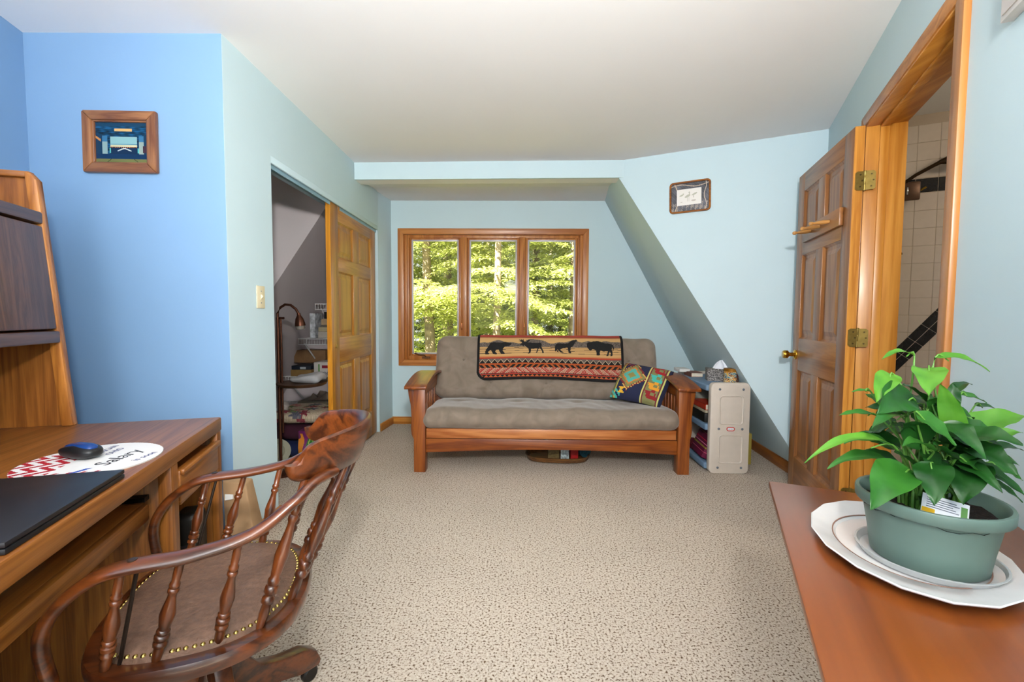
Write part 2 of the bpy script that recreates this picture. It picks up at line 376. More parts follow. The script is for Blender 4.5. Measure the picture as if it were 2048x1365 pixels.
for (a, b_, c, d) in ((i0, i0+.05, Z0+cw, Z1-cw), (i1-.05, i1, Z0+cw, Z1-cw)): fr.box(a, b_, .02, .15, c, d); fr.box(*((a, b_-.018) if a < 1 else (a+.018, b_)), 0, .02, c, d)
fr.box(i0, i1, .02, .15, Z1-cw-.03, Z1-cw+.004); fr.box(i0, i1, .02, .15, Z0+cw-.004, Z0+cw+.04)
fr.build('window_frame', trim('z'), win, bevel=.003)
for x in (.683, 1.292): MB().box(x-.032, x+.032, .012, .14, Z0+cw, Z1-cw-.02).box(x-.010, x+.010, .004, .014, Z0+cw, Z1-cw-.02).build('mullion', trim('z'), win, bevel=.004)
SCR = mat('screen_frame', '#b9b3b6', .4, .3)
for k, (a, b_) in enumerate(((.110, .650), (.716, 1.260), (1.325, W-.110))):
    s = MB(); z0_, z1_ = Z0+.095, Z1-.085; t_ = .03
    s.box(a, a+t_, .04, .085, z0_, z1_); s.box(b_-t_, b_, .04, .085, z0_, z1_); s.box(a+t_, b_-t_, .04, .085, z1_-t_*1.1, z1_); s.box(a+t_, b_-t_, .04, .085, z0_, z0_+t_*1.2)
    sash = s.build('sash', trim('z'), win, bevel=.004)
    a2, b2, zl, zh = a+t_*.75, b_-t_*.75, z0_+t_*.8, z1_-t_*.8; g = .017
    s = MB(); s.box(a2, a2+g, .03, .05, zl, zh); s.box(b2-g, b2, .03, .05, zl, zh); s.box(a2+g, b2-g, .03, .05, zh-g, zh); s.box(a2+g, b2-g, .03, .05, zl, zl+g)
    s.build('screen_frame', SCR, sash, bevel=.002)
    MB().box(a2+.01, b2-.01, .066, .070, zl+.01, zh-.01).build('pane', GLASSM, sash)
cr = MB(); cr.box(.245, .325, -.004, .03, Z0+.075, Z0+.095); cr.sweep([(.285, .0, Z0+.095), (.27, -.02, Z0+.115), (.21, -.02, Z0+.12), (.17, -.015, Z0+.135)], .006)
cr.build('crank', mat('bronze', '#6b4a33', .35, .8), win, smooth=True)
cr = MB(); cr.box(.652, .668, .0, .02, 1.0, 1.07).box(.655, .665, -.02, .0, 1.02, 1.06); cr.build('latch', mat('copper_latch', '#a6643a', .35, .7), win, bevel=.002)
cr = MB(); cr.box(1.308, 1.322, .0, .02, 1.0, 1.07).box(1.31, 1.32, -.02, .0, 1.02, 1.06); cr.build('latch', mat('copper_latch'), win, bevel=.002)

# unseen rear window, added to go with the rear fill light (behind the camera)
rw = bpy.data.objects.new('added_rear_window', None); COL.objects.link(rw); struct(rw); rw.location = (-1.2, -2.0, 0)
for nm, bx in (('casing_board', (-.06, .0, -.02, .02, .79, 2.11)), ('casing_board', (1.5, 1.56, -.02, .02, .79, 2.11)), ('casing_board', (0, 1.5, -.02, .02, 2.05, 2.11)), ('casing_board', (0, 1.5, -.02, .02, .79, .85)), ('mullion', (.73, .77, -.08, -.05, .85, 2.05))):
    box(nm, trim('z'), rw, *bx)
MB().box(0, 1.5, -.07, -.066, .85, 2.05).build('pane', GLASSM, rw)

# ------------------------------------------------------------------ six-panel doors
def sixpanel(root, Wd, Hd, th, mtf, zoff=0, knob=False):
    """local: x along the door, y thickness (room face at y=0, back at y=th), z up"""
    st = .115*Wd/.86; mid = .11*Wd/.86
    zs = [0, .24, .80, 1.0, 1.52, 1.63, Hd-.115, Hd]; zs = [q*Hd/2.03 if i not in (6, 7) else q for i, q in enumerate(zs)]
    f = lambda x, y, z: (x, y, z+zoff)
    for a, b_ in ((0, st), (Wd-st, Wd)): MB().box(a, b_, 0, th, 0, Hd, f).build('stile', mtf('z'), root, bevel=.002)
    for a, b_ in ((zs[0], zs[1]), (zs[2], zs[3]), (zs[4], zs[5]), (zs[6], zs[7])): MB().box(st, Wd-st, 0, th, a, b_, f).build('rail', mtf('x'), root, bevel=.002)
    cx0, cx1 = Wd/2-mid/2, Wd/2+mid/2
    for a, b_ in ((zs[1], zs[2]), (zs[3], zs[4]), (zs[5], zs[6])):
        MB().box(cx0, cx1, 0, th, a, b_, f).build('muntin', mtf('z'), root, bevel=.002)
        for c, d in ((st, cx0), (cx1, Wd-st)):
            q = MB(); e1, e2, e3 = .012, .03, .055
            def ring(i, y): return [f(c+i, y, a+i), f(d-i, y, a+i), f(d-i, y, b_-i), f(c+i, y, b_-i)]
            L_ = [ring(0, .003), ring(e1, .014), ring(e2, .014), ring(e3, .006)]
            vs = [v for r_ in L_ for v in r_]; fs = [(k*4+i, k*4+(i+1) % 4, k*4+4+(i+1) % 4, k*4+4+i) for k in range(3) for i in range(4)]+[(12, 13, 14, 15)]
            q.add(vs, fs)
            q.box(c, d, th*.5, th-.01, a, b_, f)
            q.build('panel', mtf('z'), root)
    return root
# bathroom door, swung back almost against the wall
dr = bpy.data.objects.new('door_1', None); COL.objects.link(dr); struct(dr)
DW, DH, DT = .82, 2.045, .042
ang = R(73.5); e = Vector((math.cos(ang), math.sin(ang), 0)); nl = Vector((-e.y, e.x, 0))
P0 = Vector((1.662, 2.20, .012)); o0 = P0+nl*DT
dr.location = o0; dr.rotation_euler = (0, 0, ang)      # local y = nl direction; room face must be y=0 facing -y
dr.rotation_euler = (0, 0, ang); dr.scale = (1, -1, 1)
sixpanel(dr, DW, DH, DT, doorwood)
EDGE = wood('door_edge', '#b06f22', '#cf8f3a', 'z', 8)
MB().box(-.003, .0, .001, DT-.001, 0, DH).build('door_edge', EDGE, dr)
kn = MB(); kx, kz = DW-.065, .90
kn.lathe((kx, 0, kz), (kx, -.075, kz), [(0, .032), (.08, .032), (.14, .026), (.2, .013), (.45, .012), (.55, .018), (.62, .026), (.85, .027), (1, .022), (1.001, .0)], 16)
kn.build('knob', mat('polished_brass', '#c69a3a', .12, 1), dr, smooth=True, ang=60)
# peg rack on the door
pk = thing('peg_rack', 'wooden peg rack with turned pegs screwed to the open door', 'peg rack', o0, ang); pk.scale = (1, -1, 1)
MB().box(.09, .66, -.018, 0, 1.60, 1.69).build('board', doorwood('x'), pk, bevel=.003)
for kx in (.22, .36, .50): MB().lathe((kx, -.018, 1.645), (kx-.01, -.115, 1.635), [(0, .009), (.3, .012), (.6, .009), (.75, .006), (.82, .010), (.92, .011), (.99, .007), (1, 0)], 10).build('peg', wood('peg_wood', '#b07a3c', '#cf9c5c', 'y', 10), pk, smooth=True, ang=60)
# door frame
fnR, LR = frame2((2.09, 3.085), (.71, .1), 1)
dfr = bpy.data.objects.new('door_2', None); COL.objects.link(dfr); struct(dfr); dfr['label'] = 'orange pine door frame with jambs and casing around the bathroom doorway'
JT = .02
def rb(name, bx, mt, bevel=.003): return MB().box(*bx, fn=fnR).build(name, mt, dfr, bevel=bevel)
J = wood('jamb_pine', '#b2701f', '#cf8f3a', 'z', 6); JH = wood('jamb_pine', '#b2701f', '#cf8f3a', 'y', 6)
rb('jamb', (.957, .977, -.012, .145, 0, 2.055), J); rb('jamb', (1.888, 1.908, -.012, .145, 0, 2.055), J); rb('jamb', (.957, 1.908, -.012, .145, 2.053, 2.073), JH)
rb('stop', (.977, .989, .040, .075, 0, 2.053), J); rb('stop', (1.876, 1.888, .04, .075, 0, 2.053), J); rb('stop', (.977, 1.888, .04, .075, 2.041, 2.053), JH)
CZT = 2.115
def cas(pts, ax): return MB().prism(pts, -.018, .002, lambda a, b, h: fnR(a, h, b)).build('casing', wood('casing_pine', '#9c5f28', '#b97a3a', ax, 6), dfr, bevel=.004)
cas([(.905, 0), (.965, 0), (.965, 2.06), (.905, CZT)], 'z'); cas([(1.955, 0), (1.898, 0), (1.898, 2.06), (1.955, CZT)], 'z'); cas([(.905, CZT), (.965, 2.06), (1.898, 2.06), (1.955, CZT)], 'y')
HG = mat('hinge_brass', '#9c8648', .35, .9, var=.15, scale=60)
pin = P0+Vector((.004, -.006, 0))
for hz in (1.80, 1.055, .27):
    h = thing('hinge', '', 'hinge', (pin.x, pin.y, hz), 0); del h['label'], h['category']; h.parent = dfr
    MB().lathe((0, 0, -.048), (0, 0, .048), [(0, .004), (.03, .007), (.32, .007), (.33, .0055), (.35, .007), (.65, .007), (.66, .0055), (.68, .007), (.97, .007), (1, .004)], 10).build('barrel', HG, h, smooth=True)
    v = nl; b2 = MB()
    c = [Vector((0, 0, 0)), v*.042]
    n2 = -e*.0035
    b2.prism([(.002, -.044), (.032, -.044), (.04, -.036), (.04, .036), (.032, .044), (.002, .044)], 0, 1, lambda a, z_, k: tuple(nl*a+n2*(.6+k)+Vector((0, 0, z_)))); b2.build('leaf', HG, h)
    t2 = Vector((.9076, -.4198, 0)); n3 = Vector((-.42, -.9076, 0))*.0035
    b2 = MB(); b2.prism([(.002, -.044), (.032, -.044), (.04, -.036), (.04, .036), (.032, .044), (.002, .044)], 0, 1, lambda a, z_, k: tuple(t2*a+n3*(1.6+k)+Vector((0, 0, z_)))); b2.build('leaf', HG, h)
    for zz in (-.028, 0, .028):
        q = nl*(.02 if zz else .012)+n2*1.9+Vector((0, 0, zz)); MB().lathe(q, q+n2*.5, [(0, .004), (.9, .0035), (1, 0)], 8).build('screw', mat('screw', '#5e5030', .4, .9), h)
        q = t2*(.024 if zz else .032)+n3*2.7+Vector((0, 0, zz)); MB().lathe(q, q+n3*.5, [(0, .004), (.9, .0035), (1, 0)], 8).build('screw', mat('screw'), h)

# closet sliding door and its track
cd = bpy.data.objects.new('door_3', None); COL.objects.link(cd); struct(cd)
cd.location = (-1.318, 3.33, .015); cd.rotation_euler = (0, 0, R(90))
cd['label'] = 'ochre pine six-panel sliding closet door'
sixpanel(cd, 1.07, 1.955, .036, ochre)
MB().box(-.002, 0, .001, .035, 0, 1.955).build('door_edge', wood('closet_edge', '#b57418', '#d08c24', 'z', 8), cd)
MB().lathe((.075, .001, .90), (.075, -.004, .90), [(0, .016), (.6, .016), (.8, .012), (1, .0)], 14).build('finger_pull', BRASS, cd, smooth=True)
fnK, LK = frame2((-1.305, 2.101), (-1.30, 4.45), 1)
struct(MB().box(.397, 2.33, .0, .012, 1.968, 2.006, fnK).build('trim_1', AQUA, bevel=.002))
struct(MB().box(.397, 2.33, .055, .085, 1.955, 2.006, fnK).box(.397, 2.33, .016, .02, 1.945, 2.006, fnK).build('trim_2', mat('track_metal', '#8fb0bf', .4, .3)))
# ------------------------------------------------------------------ futon
futon = thing('futon', 'cherry wood slatted-arm futon sofa with a taupe tufted mattress under the window', 'sofa', (.29, 3.269, 0), R(-.8))
HW = 1.005
arm_n = 14
def arm_z(y): t = min(1, max(0, y/.78)); return .612+.085*math.sin(math.pi*min(1, t*1.02))**.8 if t < .98 else .612
for sx in (-1, 1):
    f = lambda x, y, z, s=sx: (s*x, y, z)
    for nm, y0, y1, top in (('post', 0, .085, .615), ('post', .70, .785, .615)):
        MB().box(HW-.085, HW, y0, y1, 0, top, f).build(nm, cherry('z'), futon, bevel=.004)
    # arm board, arched
    vs = []; m = 16
    for i in range(m+1):
        y = -.03+.86*i/m; z = .615+.058*math.sin(math.pi*i/m)**.9
        xi, xo = HW-.100, HW+.062
        vs += [f(xi, y, z), f(xo, y, z), f(xo, y, z+.022), f(xi, y, z+.022)]
    fs = [(i*4+k, i*4+(k+1) % 4, i*4+4+(k+1) % 4, i*4+4+k) for i in range(m) for k in range(4)]+[(0, 1, 2, 3), (m*4+3, m*4+2, m*4+1, m*4)]
    MB().add(vs, fs).build('armrest', cherry('y'), futon, bevel=.005)
    # upper and lower side rails and slats
    ur = MB(); pts = [(.08+.62*i/10, .60+.052*math.sin(math.pi*(.11+.62*i/10)/.86)) for i in range(11)]
    ur.prism([(a, b) for a, b in pts]+[(a, .555) for a, b in reversed(pts)], HW-.062, HW-.028, lambda a, b, h: f(h, a, b)); ur.build('side_rail', cherry('y'), futon, bevel=.003)
    MB().box(HW-.062, HW-.028, .08, .70, .16, .24, f).build('side_rail', cherry('y'), futon, bevel=.003)
    for k in range(8): MB().box(HW-.054, HW-.036, .125+k*.072, .155+k*.072, .235, .565, f).build('slat', cherry('z'), futon, bevel=.002)
    # corbel under the arm on the outside of the front post
    cb = [(HW, .61), (HW+.052, .61), (HW+.046, .56), (HW+.032, .49), (HW+.026, .40), (HW+.03, .31), (HW+.026, .27), (HW+.012, .235), (HW, .23)]
    MB().prism(cb, .045, .075, lambda a, b, h: f(a, h, b)).build('corbel', cherry('z'), futon, bevel=.003)
# front apron with an arched lower edge
ap = [(-HW+.085, .245)]+[(-HW+.085+(2*HW-.17)*i/20, .140+.030*math.sin(math.pi*i/20)) for i in range(21)]+[(HW-.085, .245)]
MB().prism(ap, .022, .05, lambda a, b, h: (a, h, b)).build('apron', cherry('x'), futon, bevel=.003)
MB().box(-HW+.085, HW-.085, .73, .76, .15, .26).build('back_rail', cherry('x'), futon, bevel=.003)
SEATW = wood('seat_deck', '#9a5424', '#c07c45', 'x', 7)
MB().box(-HW+.09, HW-.095, .012, .045, .252, .322).build('seat_rail', SEATW, futon, bevel=.003)
for k in range(12): MB().box(-HW+.14+k*.158, -HW+.20+k*.158, .045, .70, .285, .303).build('deck_slat', SEATW, futon)
MB().box(-HW+.10, HW-.10, .66, .70, .26, .32).build('seat_rail', SEATW, futon, bevel=.003)
for k in range(2):
    MB().box(-HW+.10, HW-.10, .755+.12*k, .785+.12*k, .42+.42*k, .48+.42*k).build('back_frame', SEATW, futon, bevel=.003)
def fabric(name, c1, c2, scale=9, bump=.35):
    mt, nt, b = new_mat(name); L = nt.links; N = nt.nodes.new
    tc = N('ShaderNodeTexCoord'); n = N('ShaderNodeTexNoise'); n.inputs['Scale'].default_value = scale; n.inputs['Detail'].default_value = 6; n.inputs['Distortion'].default_value = .8
    L.new(tc.outputs['Object'], n.inputs['Vector']); r = N('ShaderNodeValToRGB'); r.color_ramp.elements[0].position = .3; r.color_ramp.elements[1].position = .72
    r.color_ramp.elements[0].color = (*lin(c1), 1); r.color_ramp.elements[1].color = (*lin(c2), 1); L.new(n.outputs['Fac'], r.inputs['Fac']); L.new(r.outputs['Color'], b.inputs['Base Color'])
    n2 = N('ShaderNodeTexNoise'); n2.inputs['Scale'].default_value = 500; L.new(tc.outputs['Object'], n2.inputs['Vector'])
    bp = N('ShaderNodeBump'); bp.inputs['Strength'].default_value = bump; bp.inputs['Distance'].default_value = .002; L.new(n2.outputs['Fac'], bp.inputs['Height']); L.new(bp.outputs['Normal'], b.inputs['Normal'])
    b.inputs['Roughness'].default_value = .9; b.inputs['Sheen Weight'].default_value = .35; b.inputs['Sheen Roughness'].default_value = .4; return mt
TAUPE = fabric('taupe_microsuede', '#796b5c', '#8e7f70')
tuft = [(-.72, .0), (-.24, .0), (.24, .0), (.72, .0)]
def seat_disp(q):
    x, y, z = q
    edge = .5+.5*math.tanh((.93-abs(x))*30)
    w = .003*math.sin(x*11+3*math.sin(y*5))*math.sin(y*8+x*3)+.0012*math.sin(x*50+y*16+2*math.sin(x*13))
    if z > 0:
        w += -.006*math.cos(x*13.1)-.012*max(0, (y-.15)/.17)
        for tx, ty in ((-.72, .05), (-.24, .05), (.24, .05), (.72, .05)): w -= .016*math.exp(-((x-tx)**2+(y-ty)**2)/.004)
    yy = y
    if y < -.2:
        yy = y-.012*math.cos(z*20)+.0045*math.sin(x*24+z*10+3*math.sin(x*5))*(1 if z < .02 else .3)+.0022*math.sin(x*70-z*22+2*math.sin(x*9))
    return (x, yy, z+(w if z > -.02 else .3*w))
me = cushion(.945, .335, .078, (.07, .08, .07), (150, 46, 14), seat_disp); me.materials.append(TAUPE)
o = link('seat_cushion', me, futon); o.location = (-.005, .318, .384); o.rotation_euler = (R(-2), 0, 0)
BT = ((-.72, .06), (-.24, .06), (.24, .06), (.72, .06), (-.48, -.14), (0, -.14), (.48, -.14))
def back_disp(q):
    x, y, z = q; w = 0
    for tx, tz in BT:
        d2 = (x-tx)**2+(z-tz)**2; a = math.atan2(z-tz, x-tx); d = math.sqrt(d2)
        w -= .040*math.exp(-d/.035)+.009*math.sin(a*9+tx*20)*math.exp(-d/.10)*(1-math.exp(-d2/.0006))
    w += .004*math.sin(x*17+z*9)+.003*math.sin(x*43+z*31+2*math.sin(z*12))+.006*math.cos(x*13.1)
    if z < -.19: w += .010*math.sin(x*29+3*math.sin(x*7))
    return (x, y-(w if y < 0 else -.3*w), z+.006*math.sin(x*6)*(z > 0))
me = cushion(.965, .078, .275, (.09, .07, .085), (150, 12, 50), back_disp); me.materials.append(TAUPE)
bk = link('back_cushion', me, futon); bk.location = (.0, .712, .695); bk.rotation_euler = (R(-17), 0, 0)
MB_b = MB()
for tx, tz in BT: MB_b = MB().lathe((tx, -.052, tz), (tx, -.047, tz), [(0, 0), (.05, .008), (.6, .010), (1, .010)], 10); MB_b.build('tuft_button', mat('button', '#75685a', .9), bk, smooth=True)

# ------------------------------------------------------------------ blanket over the futon back (woven picture in the cloth)
bear = [(180,305),(185,265),(205,235),(225,200),(250,165),(290,152),(340,158),(400,155),(440,148),(480,160),(520,170),(515,185),(490,200),(455,205),(430,215),(410,235),(405,265),(435,300),(430,310),(385,308),(370,285),(350,245),(320,255),(310,280),(335,300),(330,312),(285,310),(270,285),(255,255),(235,265),(215,285),(235,300),(230,312),(190,312)]
moose = [(625,180),(650,170),(690,165),(700,160),(760,158),(840,165),(890,160),(905,180),(900,215),(915,250),(932,290),(925,300),(905,298),(910,280),(890,245),(875,230),(862,245),(850,280),(845,298),(825,298),(840,270),(850,235),(800,240),(765,245),(765,280),(755,305),(725,308),(740,285),(735,240),(710,225),(690,200),(675,195),(672,220),(662,205),(650,192),(630,190)]
antler = [(660,170),(640,150),(605,138),(630,138),(610,115),(640,130),(640,112),(655,130),(668,108),(675,135),(685,150),(715,150),(705,120),(725,135),(735,112),(745,125),(760,110),(745,145),(720,160),(690,168)]
wolf = [(1070,270),(1072,210),(1085,180),(1110,168),(1180,170),(1240,165),(1270,140),(1290,120),(1330,118),(1345,108),(1360,125),(1355,138),(1335,140),(1320,170),(1300,200),(1275,220),(1268,260),(1282,285),(1275,293),(1245,290),(1240,250),(1235,220),(1190,225),(1160,235),(1140,250),(1160,270),(1185,285),(1175,290),(1140,285),(1110,255),(1100,240),(1105,265),(1125,285),(1100,280),(1090,250),(1085,280)]
bison = [(1478,175),(1490,150),(1520,145),(1560,135),(1620,128),(1670,140),(1710,155),(1780,160),(1810,175),(1825,215),(1815,250),(1800,255),(1812,230),(1800,200),(1795,240),(1805,265),(1800,315),(1775,320),(1780,280),(1770,260),(1755,290),(1750,315),(1720,318),(1735,290),(1745,255),(1690,260),(1650,250),(1640,280),(1645,310),(1600,312),(1600,280),(1590,245),(1550,235),(1535,250),(1520,258),(1500,235),(1482,210)]
def blanket_color(u, v):
    X = 80+u*1860; V = v*1.16-.16; Y = 55+V*585
    c = np.tile(hx('#a8382a'), (len(u), 1)); rs = np.random.RandomState(3); gr = rs.rand(len(u))
    def s(mask, h): c[mask] = hx(h)
    s((Y > 78) & (Y < 345), '#c39a63'); s((Y > 78) & (Y < 84), '#1d1715'); s((Y > 88) & (Y < 96), '#b85a34')
    mt = 150+18*np.sin(X/75.)-28*np.exp(-((X-800)/90.)**2)-25*np.exp(-((X-1500)/90.)**2)+8*np.sin(X/31.)
    g = (Y > mt) & (Y < 218); c[g] = hx('#5d534b')*(.55+.9*gr[g])[:, None]
    for yy in (228, 245, 268, 298): s((np.abs(Y-yy-4*np.sin(X/200.)) < 2.6), '#4c3a2c')
    for pl in (bear, moose, antler, wolf, bison):
        g = inpoly(pl, X, Y); c[g] = hx('#100f0f')*(1+.8*gr[g])[:, None]
    s((Y > 335) & (Y < 342), '#b85a34'); s((Y > 348) & (Y < 354), '#b8763c'); s((Y > 354) & (Y < 368), '#a3321f')
    zz = (Y > 368) & (Y < 430); ph = ((X-110) % 78)/78; tri = np.abs(ph-.5)*2; yy = 378+46*tri
    g = zz & (Y < yy); c[g] = hx('#675d55')*(.7+.5*gr[g])[:, None]; s(zz & (Y >= yy), '#131010'); s(zz & (np.abs(Y-yy) < 3.6), '#d0bb98')
    s((Y > 430) & (Y < 447), '#a84c20')
    db = (Y > 447) & (Y < 487); d = np.where((X // 470) % 2 == 0, X-(Y-447), X+(Y-447)); s(db, '#15100e'); s(db & ((d % 72) < 30), '#a85422')
    rb = (Y > 487) & (Y < 560); tri2 = np.abs(((X-540) % 900)-450); d = (tri2+(Y-487)*1.2) % 104
    s(rb, '#a5372f'); s(rb & (((d > 8) & (d < 26)) | ((d > 36) & (d < 46))), '#b9a187'); s(rb & (d > 46) & (d < 92) & (((X % 34) < 17) ^ ((Y % 36) < 18)) & ((X % 3) > 0.8), '#b69378')
    s((Y > 558) & (Y < 564), '#1d1413'); s((Y > 578) & (Y < 606), '#b4602c'); ph = np.abs(((X % 58)/58)-.5)*2
    s((Y > 578) & (Y < 606) & ((Y-578)/28 < ph), '#151011')
    s((Y > 608), '#0d0c0d'); s((X < 112) | (X > 1908), '#0d0c0d')
    dx = np.maximum(np.maximum(205-X, X-1815), 0); dy = np.maximum(Y-515, 0); s((dx**2+dy**2 > 95**2) & (dy > 0) & (dx > 0), '#0d0c0d')
    return c
def blanket_keep(u, v):
    X = 80+u*1860; Y = 55+(v*1.16-.16)*585
    dx = np.maximum(np.maximum(205-X, X-1815), 0); dy = np.maximum(Y-515, 0); return ~((dx**2+dy**2 > 126**2) & (dy > 0) & (dx > 0))
BWd, BHt = 1.262, .40
def blanket_pos(u, v):
    V = v*1.16-.16; x = -.60+BWd*u
    # arc over the top of the cushion, then straight down its leaning face
    zt = .282; s = V*BHt; ang = np.clip((.075-s)/.085, 0, 2.4)
    zl = np.where(s > .075, zt-.082-(s-.075), zt-.082+.090*np.sin(np.minimum(ang, 2.4))); yl = np.where(s > .075, -.097, -.012-.085*np.cos(np.minimum(ang, 2.4)))
    yl = yl-.004*np.sin(x*21)-.003*np.sin(x*9+s*20)-.012*np.maximum(0, s-.28)*8*.2; zl = zl+.012*np.sin((u-.1)*5.2)*np.clip(s*3, 0, 1)
    a = R(-17); y = yl*math.cos(a)-zl*math.sin(a); z = yl*math.sin(a)+zl*math.cos(a)
    a2 = R(-.8); Xw = x; Yw = y+.712; return np.stack([.29+Xw*math.cos(a2)-Yw*math.sin(a2), 3.269+Xw*math.sin(a2)+Yw*math.cos(a2), z+.695], 1)
bl = print_grid('throw_blanket', 420, 170, blanket_pos, blanket_color, attr_mat('woven_wool', .95, .5, 500), keep=blanket_keep)
sm = bl.modifiers.new('thickness', 'SOLIDIFY'); sm.thickness = .006; sm.offset = 1
tag(bl, 'woven throw with bear, moose, wolf and bison over the futon back', 'blanket')

# ------------------------------------------------------------------ kilim pillow in the futon corner
def kilim(u, v):
    x = u*40; y = v*40; xi = np.floor(x); yi = np.floor(y)
    c = np.tile(hx('#1f2340'), (len(u), 1))
    def s(m, h): c[m] = hx(h)
    s((xi < 3), '#6a6a45'); s((xi >= 3) & (xi < 4), '#c9b04a')
    d = np.abs(xi-12)+np.abs(yi-21)*.8; s((d < 13), '#7a2426'); s((d < 11), '#7d7c4a'); s((d < 8.5), '#c77a35'); s((d < 7), '#4fa79a'); s((d < 3.2), '#8a7f45'); s((d > 11) & (d < 13) & ((xi+yi) % 3 == 0), '#d9b05a')
    s((xi >= 24) & (xi < 25), '#c8c270'); s((xi >= 25) & (xi < 26), '#6c2a30'); s((xi >= 26) & (xi < 36), '#7c7a4c')
    for k, (cy, h) in enumerate(((6, '#8c1f22'), (15, '#e0982a'), (24, '#46b0a2'), (33, '#9a2024'))):
        b1 = (np.abs(xi-31+(yi-cy)*.35) < 4) & (np.abs(yi-cy) < 4); s(b1, h); s((np.abs(xi-32) < 1.6) & (np.abs(yi-cy-1) < 1.6), '#7c7a4c'); s((xi >= 31) & (xi < 34) & (np.abs(yi-cy-4) < 1.2), h)
    s((xi >= 36) & (xi < 37), '#6c2a30'); s((xi >= 37) & (xi < 38), '#c8c270')
    s((xi < 8) & (yi < 6) & ((xi+yi) % 4 < 2), '#46b0a2'); s((xi >= 6) & (xi < 11) & (yi >= 3) & (yi < 8) & (np.abs(xi-8) < np.abs(yi-5)+.6), '#e0a92a')
    s((xi < 10) & (yi > 32) & ((xi+2*yi) % 5 < 2), '#8c1f22')
    return c
pill = thing('kilim_pillow', 'navy kilim pillow with stepped hook motifs in the futon corner', 'pillow', (1.085, 3.60, .455), 0)
def pil(sgn):
    def pos(u, v):
        a = u*2-1; b = v*2-1; h = .072*np.clip((1-a**4)*(1-b**4), 0, 1)**.55
        pin = 1-.06*(1-np.abs(a)**2*np.abs(b)**2); return np.stack([a*.20*(1-.07*(1-b*b)*0-.06*(b*b)*(1-a*a)*0), sgn*h+.012*np.sin(a*3)*np.cos(b*2), b*.185*pin], 1)
    return pos
pf = print_grid('cover_front', 80, 80, pil(-1), kilim, attr_mat('kilim_wool', .95, .4, 300), pill)
pb = print_grid('cover_back', 40, 40, pil(1), lambda u, v: np.tile(hx('#1c2036'), (len(u), 1)), attr_mat('kilim_wool'), pill)
pill.rotation_euler = (R(-46), R(7), R(-34)); pill.location = (1.035, 3.60, .612)

# ------------------------------------------------------------------ tray with things under the futon
tr = thing('oval_basket_tray', 'dark oval basket tray with odds and ends under the futon', 'basket', (.37, 3.61, 0), R(-4))
w_ = MB()
def oval(a, b, z, n=28): return [(a*math.copysign(abs(math.cos(2*math.pi*k/n))**.7, math.cos(2*math.pi*k/n)), b*math.copysign(abs(math.sin(2*math.pi*k/n))**.7, math.sin(2*math.pi*k/n)), z) for k in range(n)]
rings = [oval(.20, .11, .004), oval(.235, .135, .012), oval(.258, .152, .05), oval(.250, .144, .05), oval(.226, .126, .02), oval(.19, .10, .016)]
vs = [q for r_ in rings for q in r_]; n = 28
w_.add(vs, [(k*n+i, k*n+(i+1) % n, k*n+n+(i+1) % n, k*n+n+i) for k in range(5) for i in range(n)]+[tuple(range(n))[::-1], tuple(range(5*n, 6*n))])
w_.build('tray', wood('wicker', '#4b2e17', '#7c5228', 'x', 30), tr, smooth=True)
tag(box('paperback_book', mat('magazine', '#6d5a34', .6, var=.5, scale=60), None, .29, .38, 3.55, 3.60, .02, .14, .002), 'upright brown-covered booklet in the basket under the futon', 'book')
tag(box('photo_card', mat('card_print', '#a9b5b6', .5, var=.6, scale=70), None, .39, .455, 3.535, 3.545, .02, .13, .001), 'small pale printed card standing in the basket under the futon', 'card')
tag(box('red_box', mat('red_card', '#a51414', .6), None, .47, .53, 3.55, 3.62, .02, .12, .003), 'small red box in the basket under the futon', 'box')
me = MB(); me.lathe((.592, 3.58, .075), (.56, 3.68, .075), [(0, .0), (.01, .05), (.5, .052), (.99, .05), (1, 0)], 24)
tag(me.build('teal_yarn_ball', mat('teal_yarn', '#1e4c58', .8, var=.7, scale=120, bump=.8, bscale=250), smooth=True), 'roll of dark teal yarn in the basket under the futon', 'yarn')
# ------------------------------------------------------------------ small plastic bookshelf with things
bs = thing('toy_bookshelf', 'cream and blue plastic shelf unit beside the futon', 'bookshelf', (1.455, 3.289, 0), R(-1.5))
def endpanel(y0, y1, front):
    w, h = .285, .672; b = MB(); r_ = .035
    def rr(x0, x1, z0, z1, rad, k=5):
        pts = []
        for cx, cz, a0 in ((x1-rad, z0+rad, -90), (x1-rad, z1-rad, 0), (x0+rad, z1-rad, 90), (x0+rad, z0+rad, 180)):
            for i in range(k+1): a = R(a0+90*i/k); pts.append((cx+rad*math.cos(a), cz+rad*math.sin(a)))
        return pts
    outer = rr(0, w, 0, h, r_)
    b.prism(outer, y0+.004, y1, lambda a, c, q: (a, q, c))
    return b, rr
b, rr = endpanel(0, .055, True)
ep = b.build('end_panel', WPLASTIC, bs, bevel=.006)
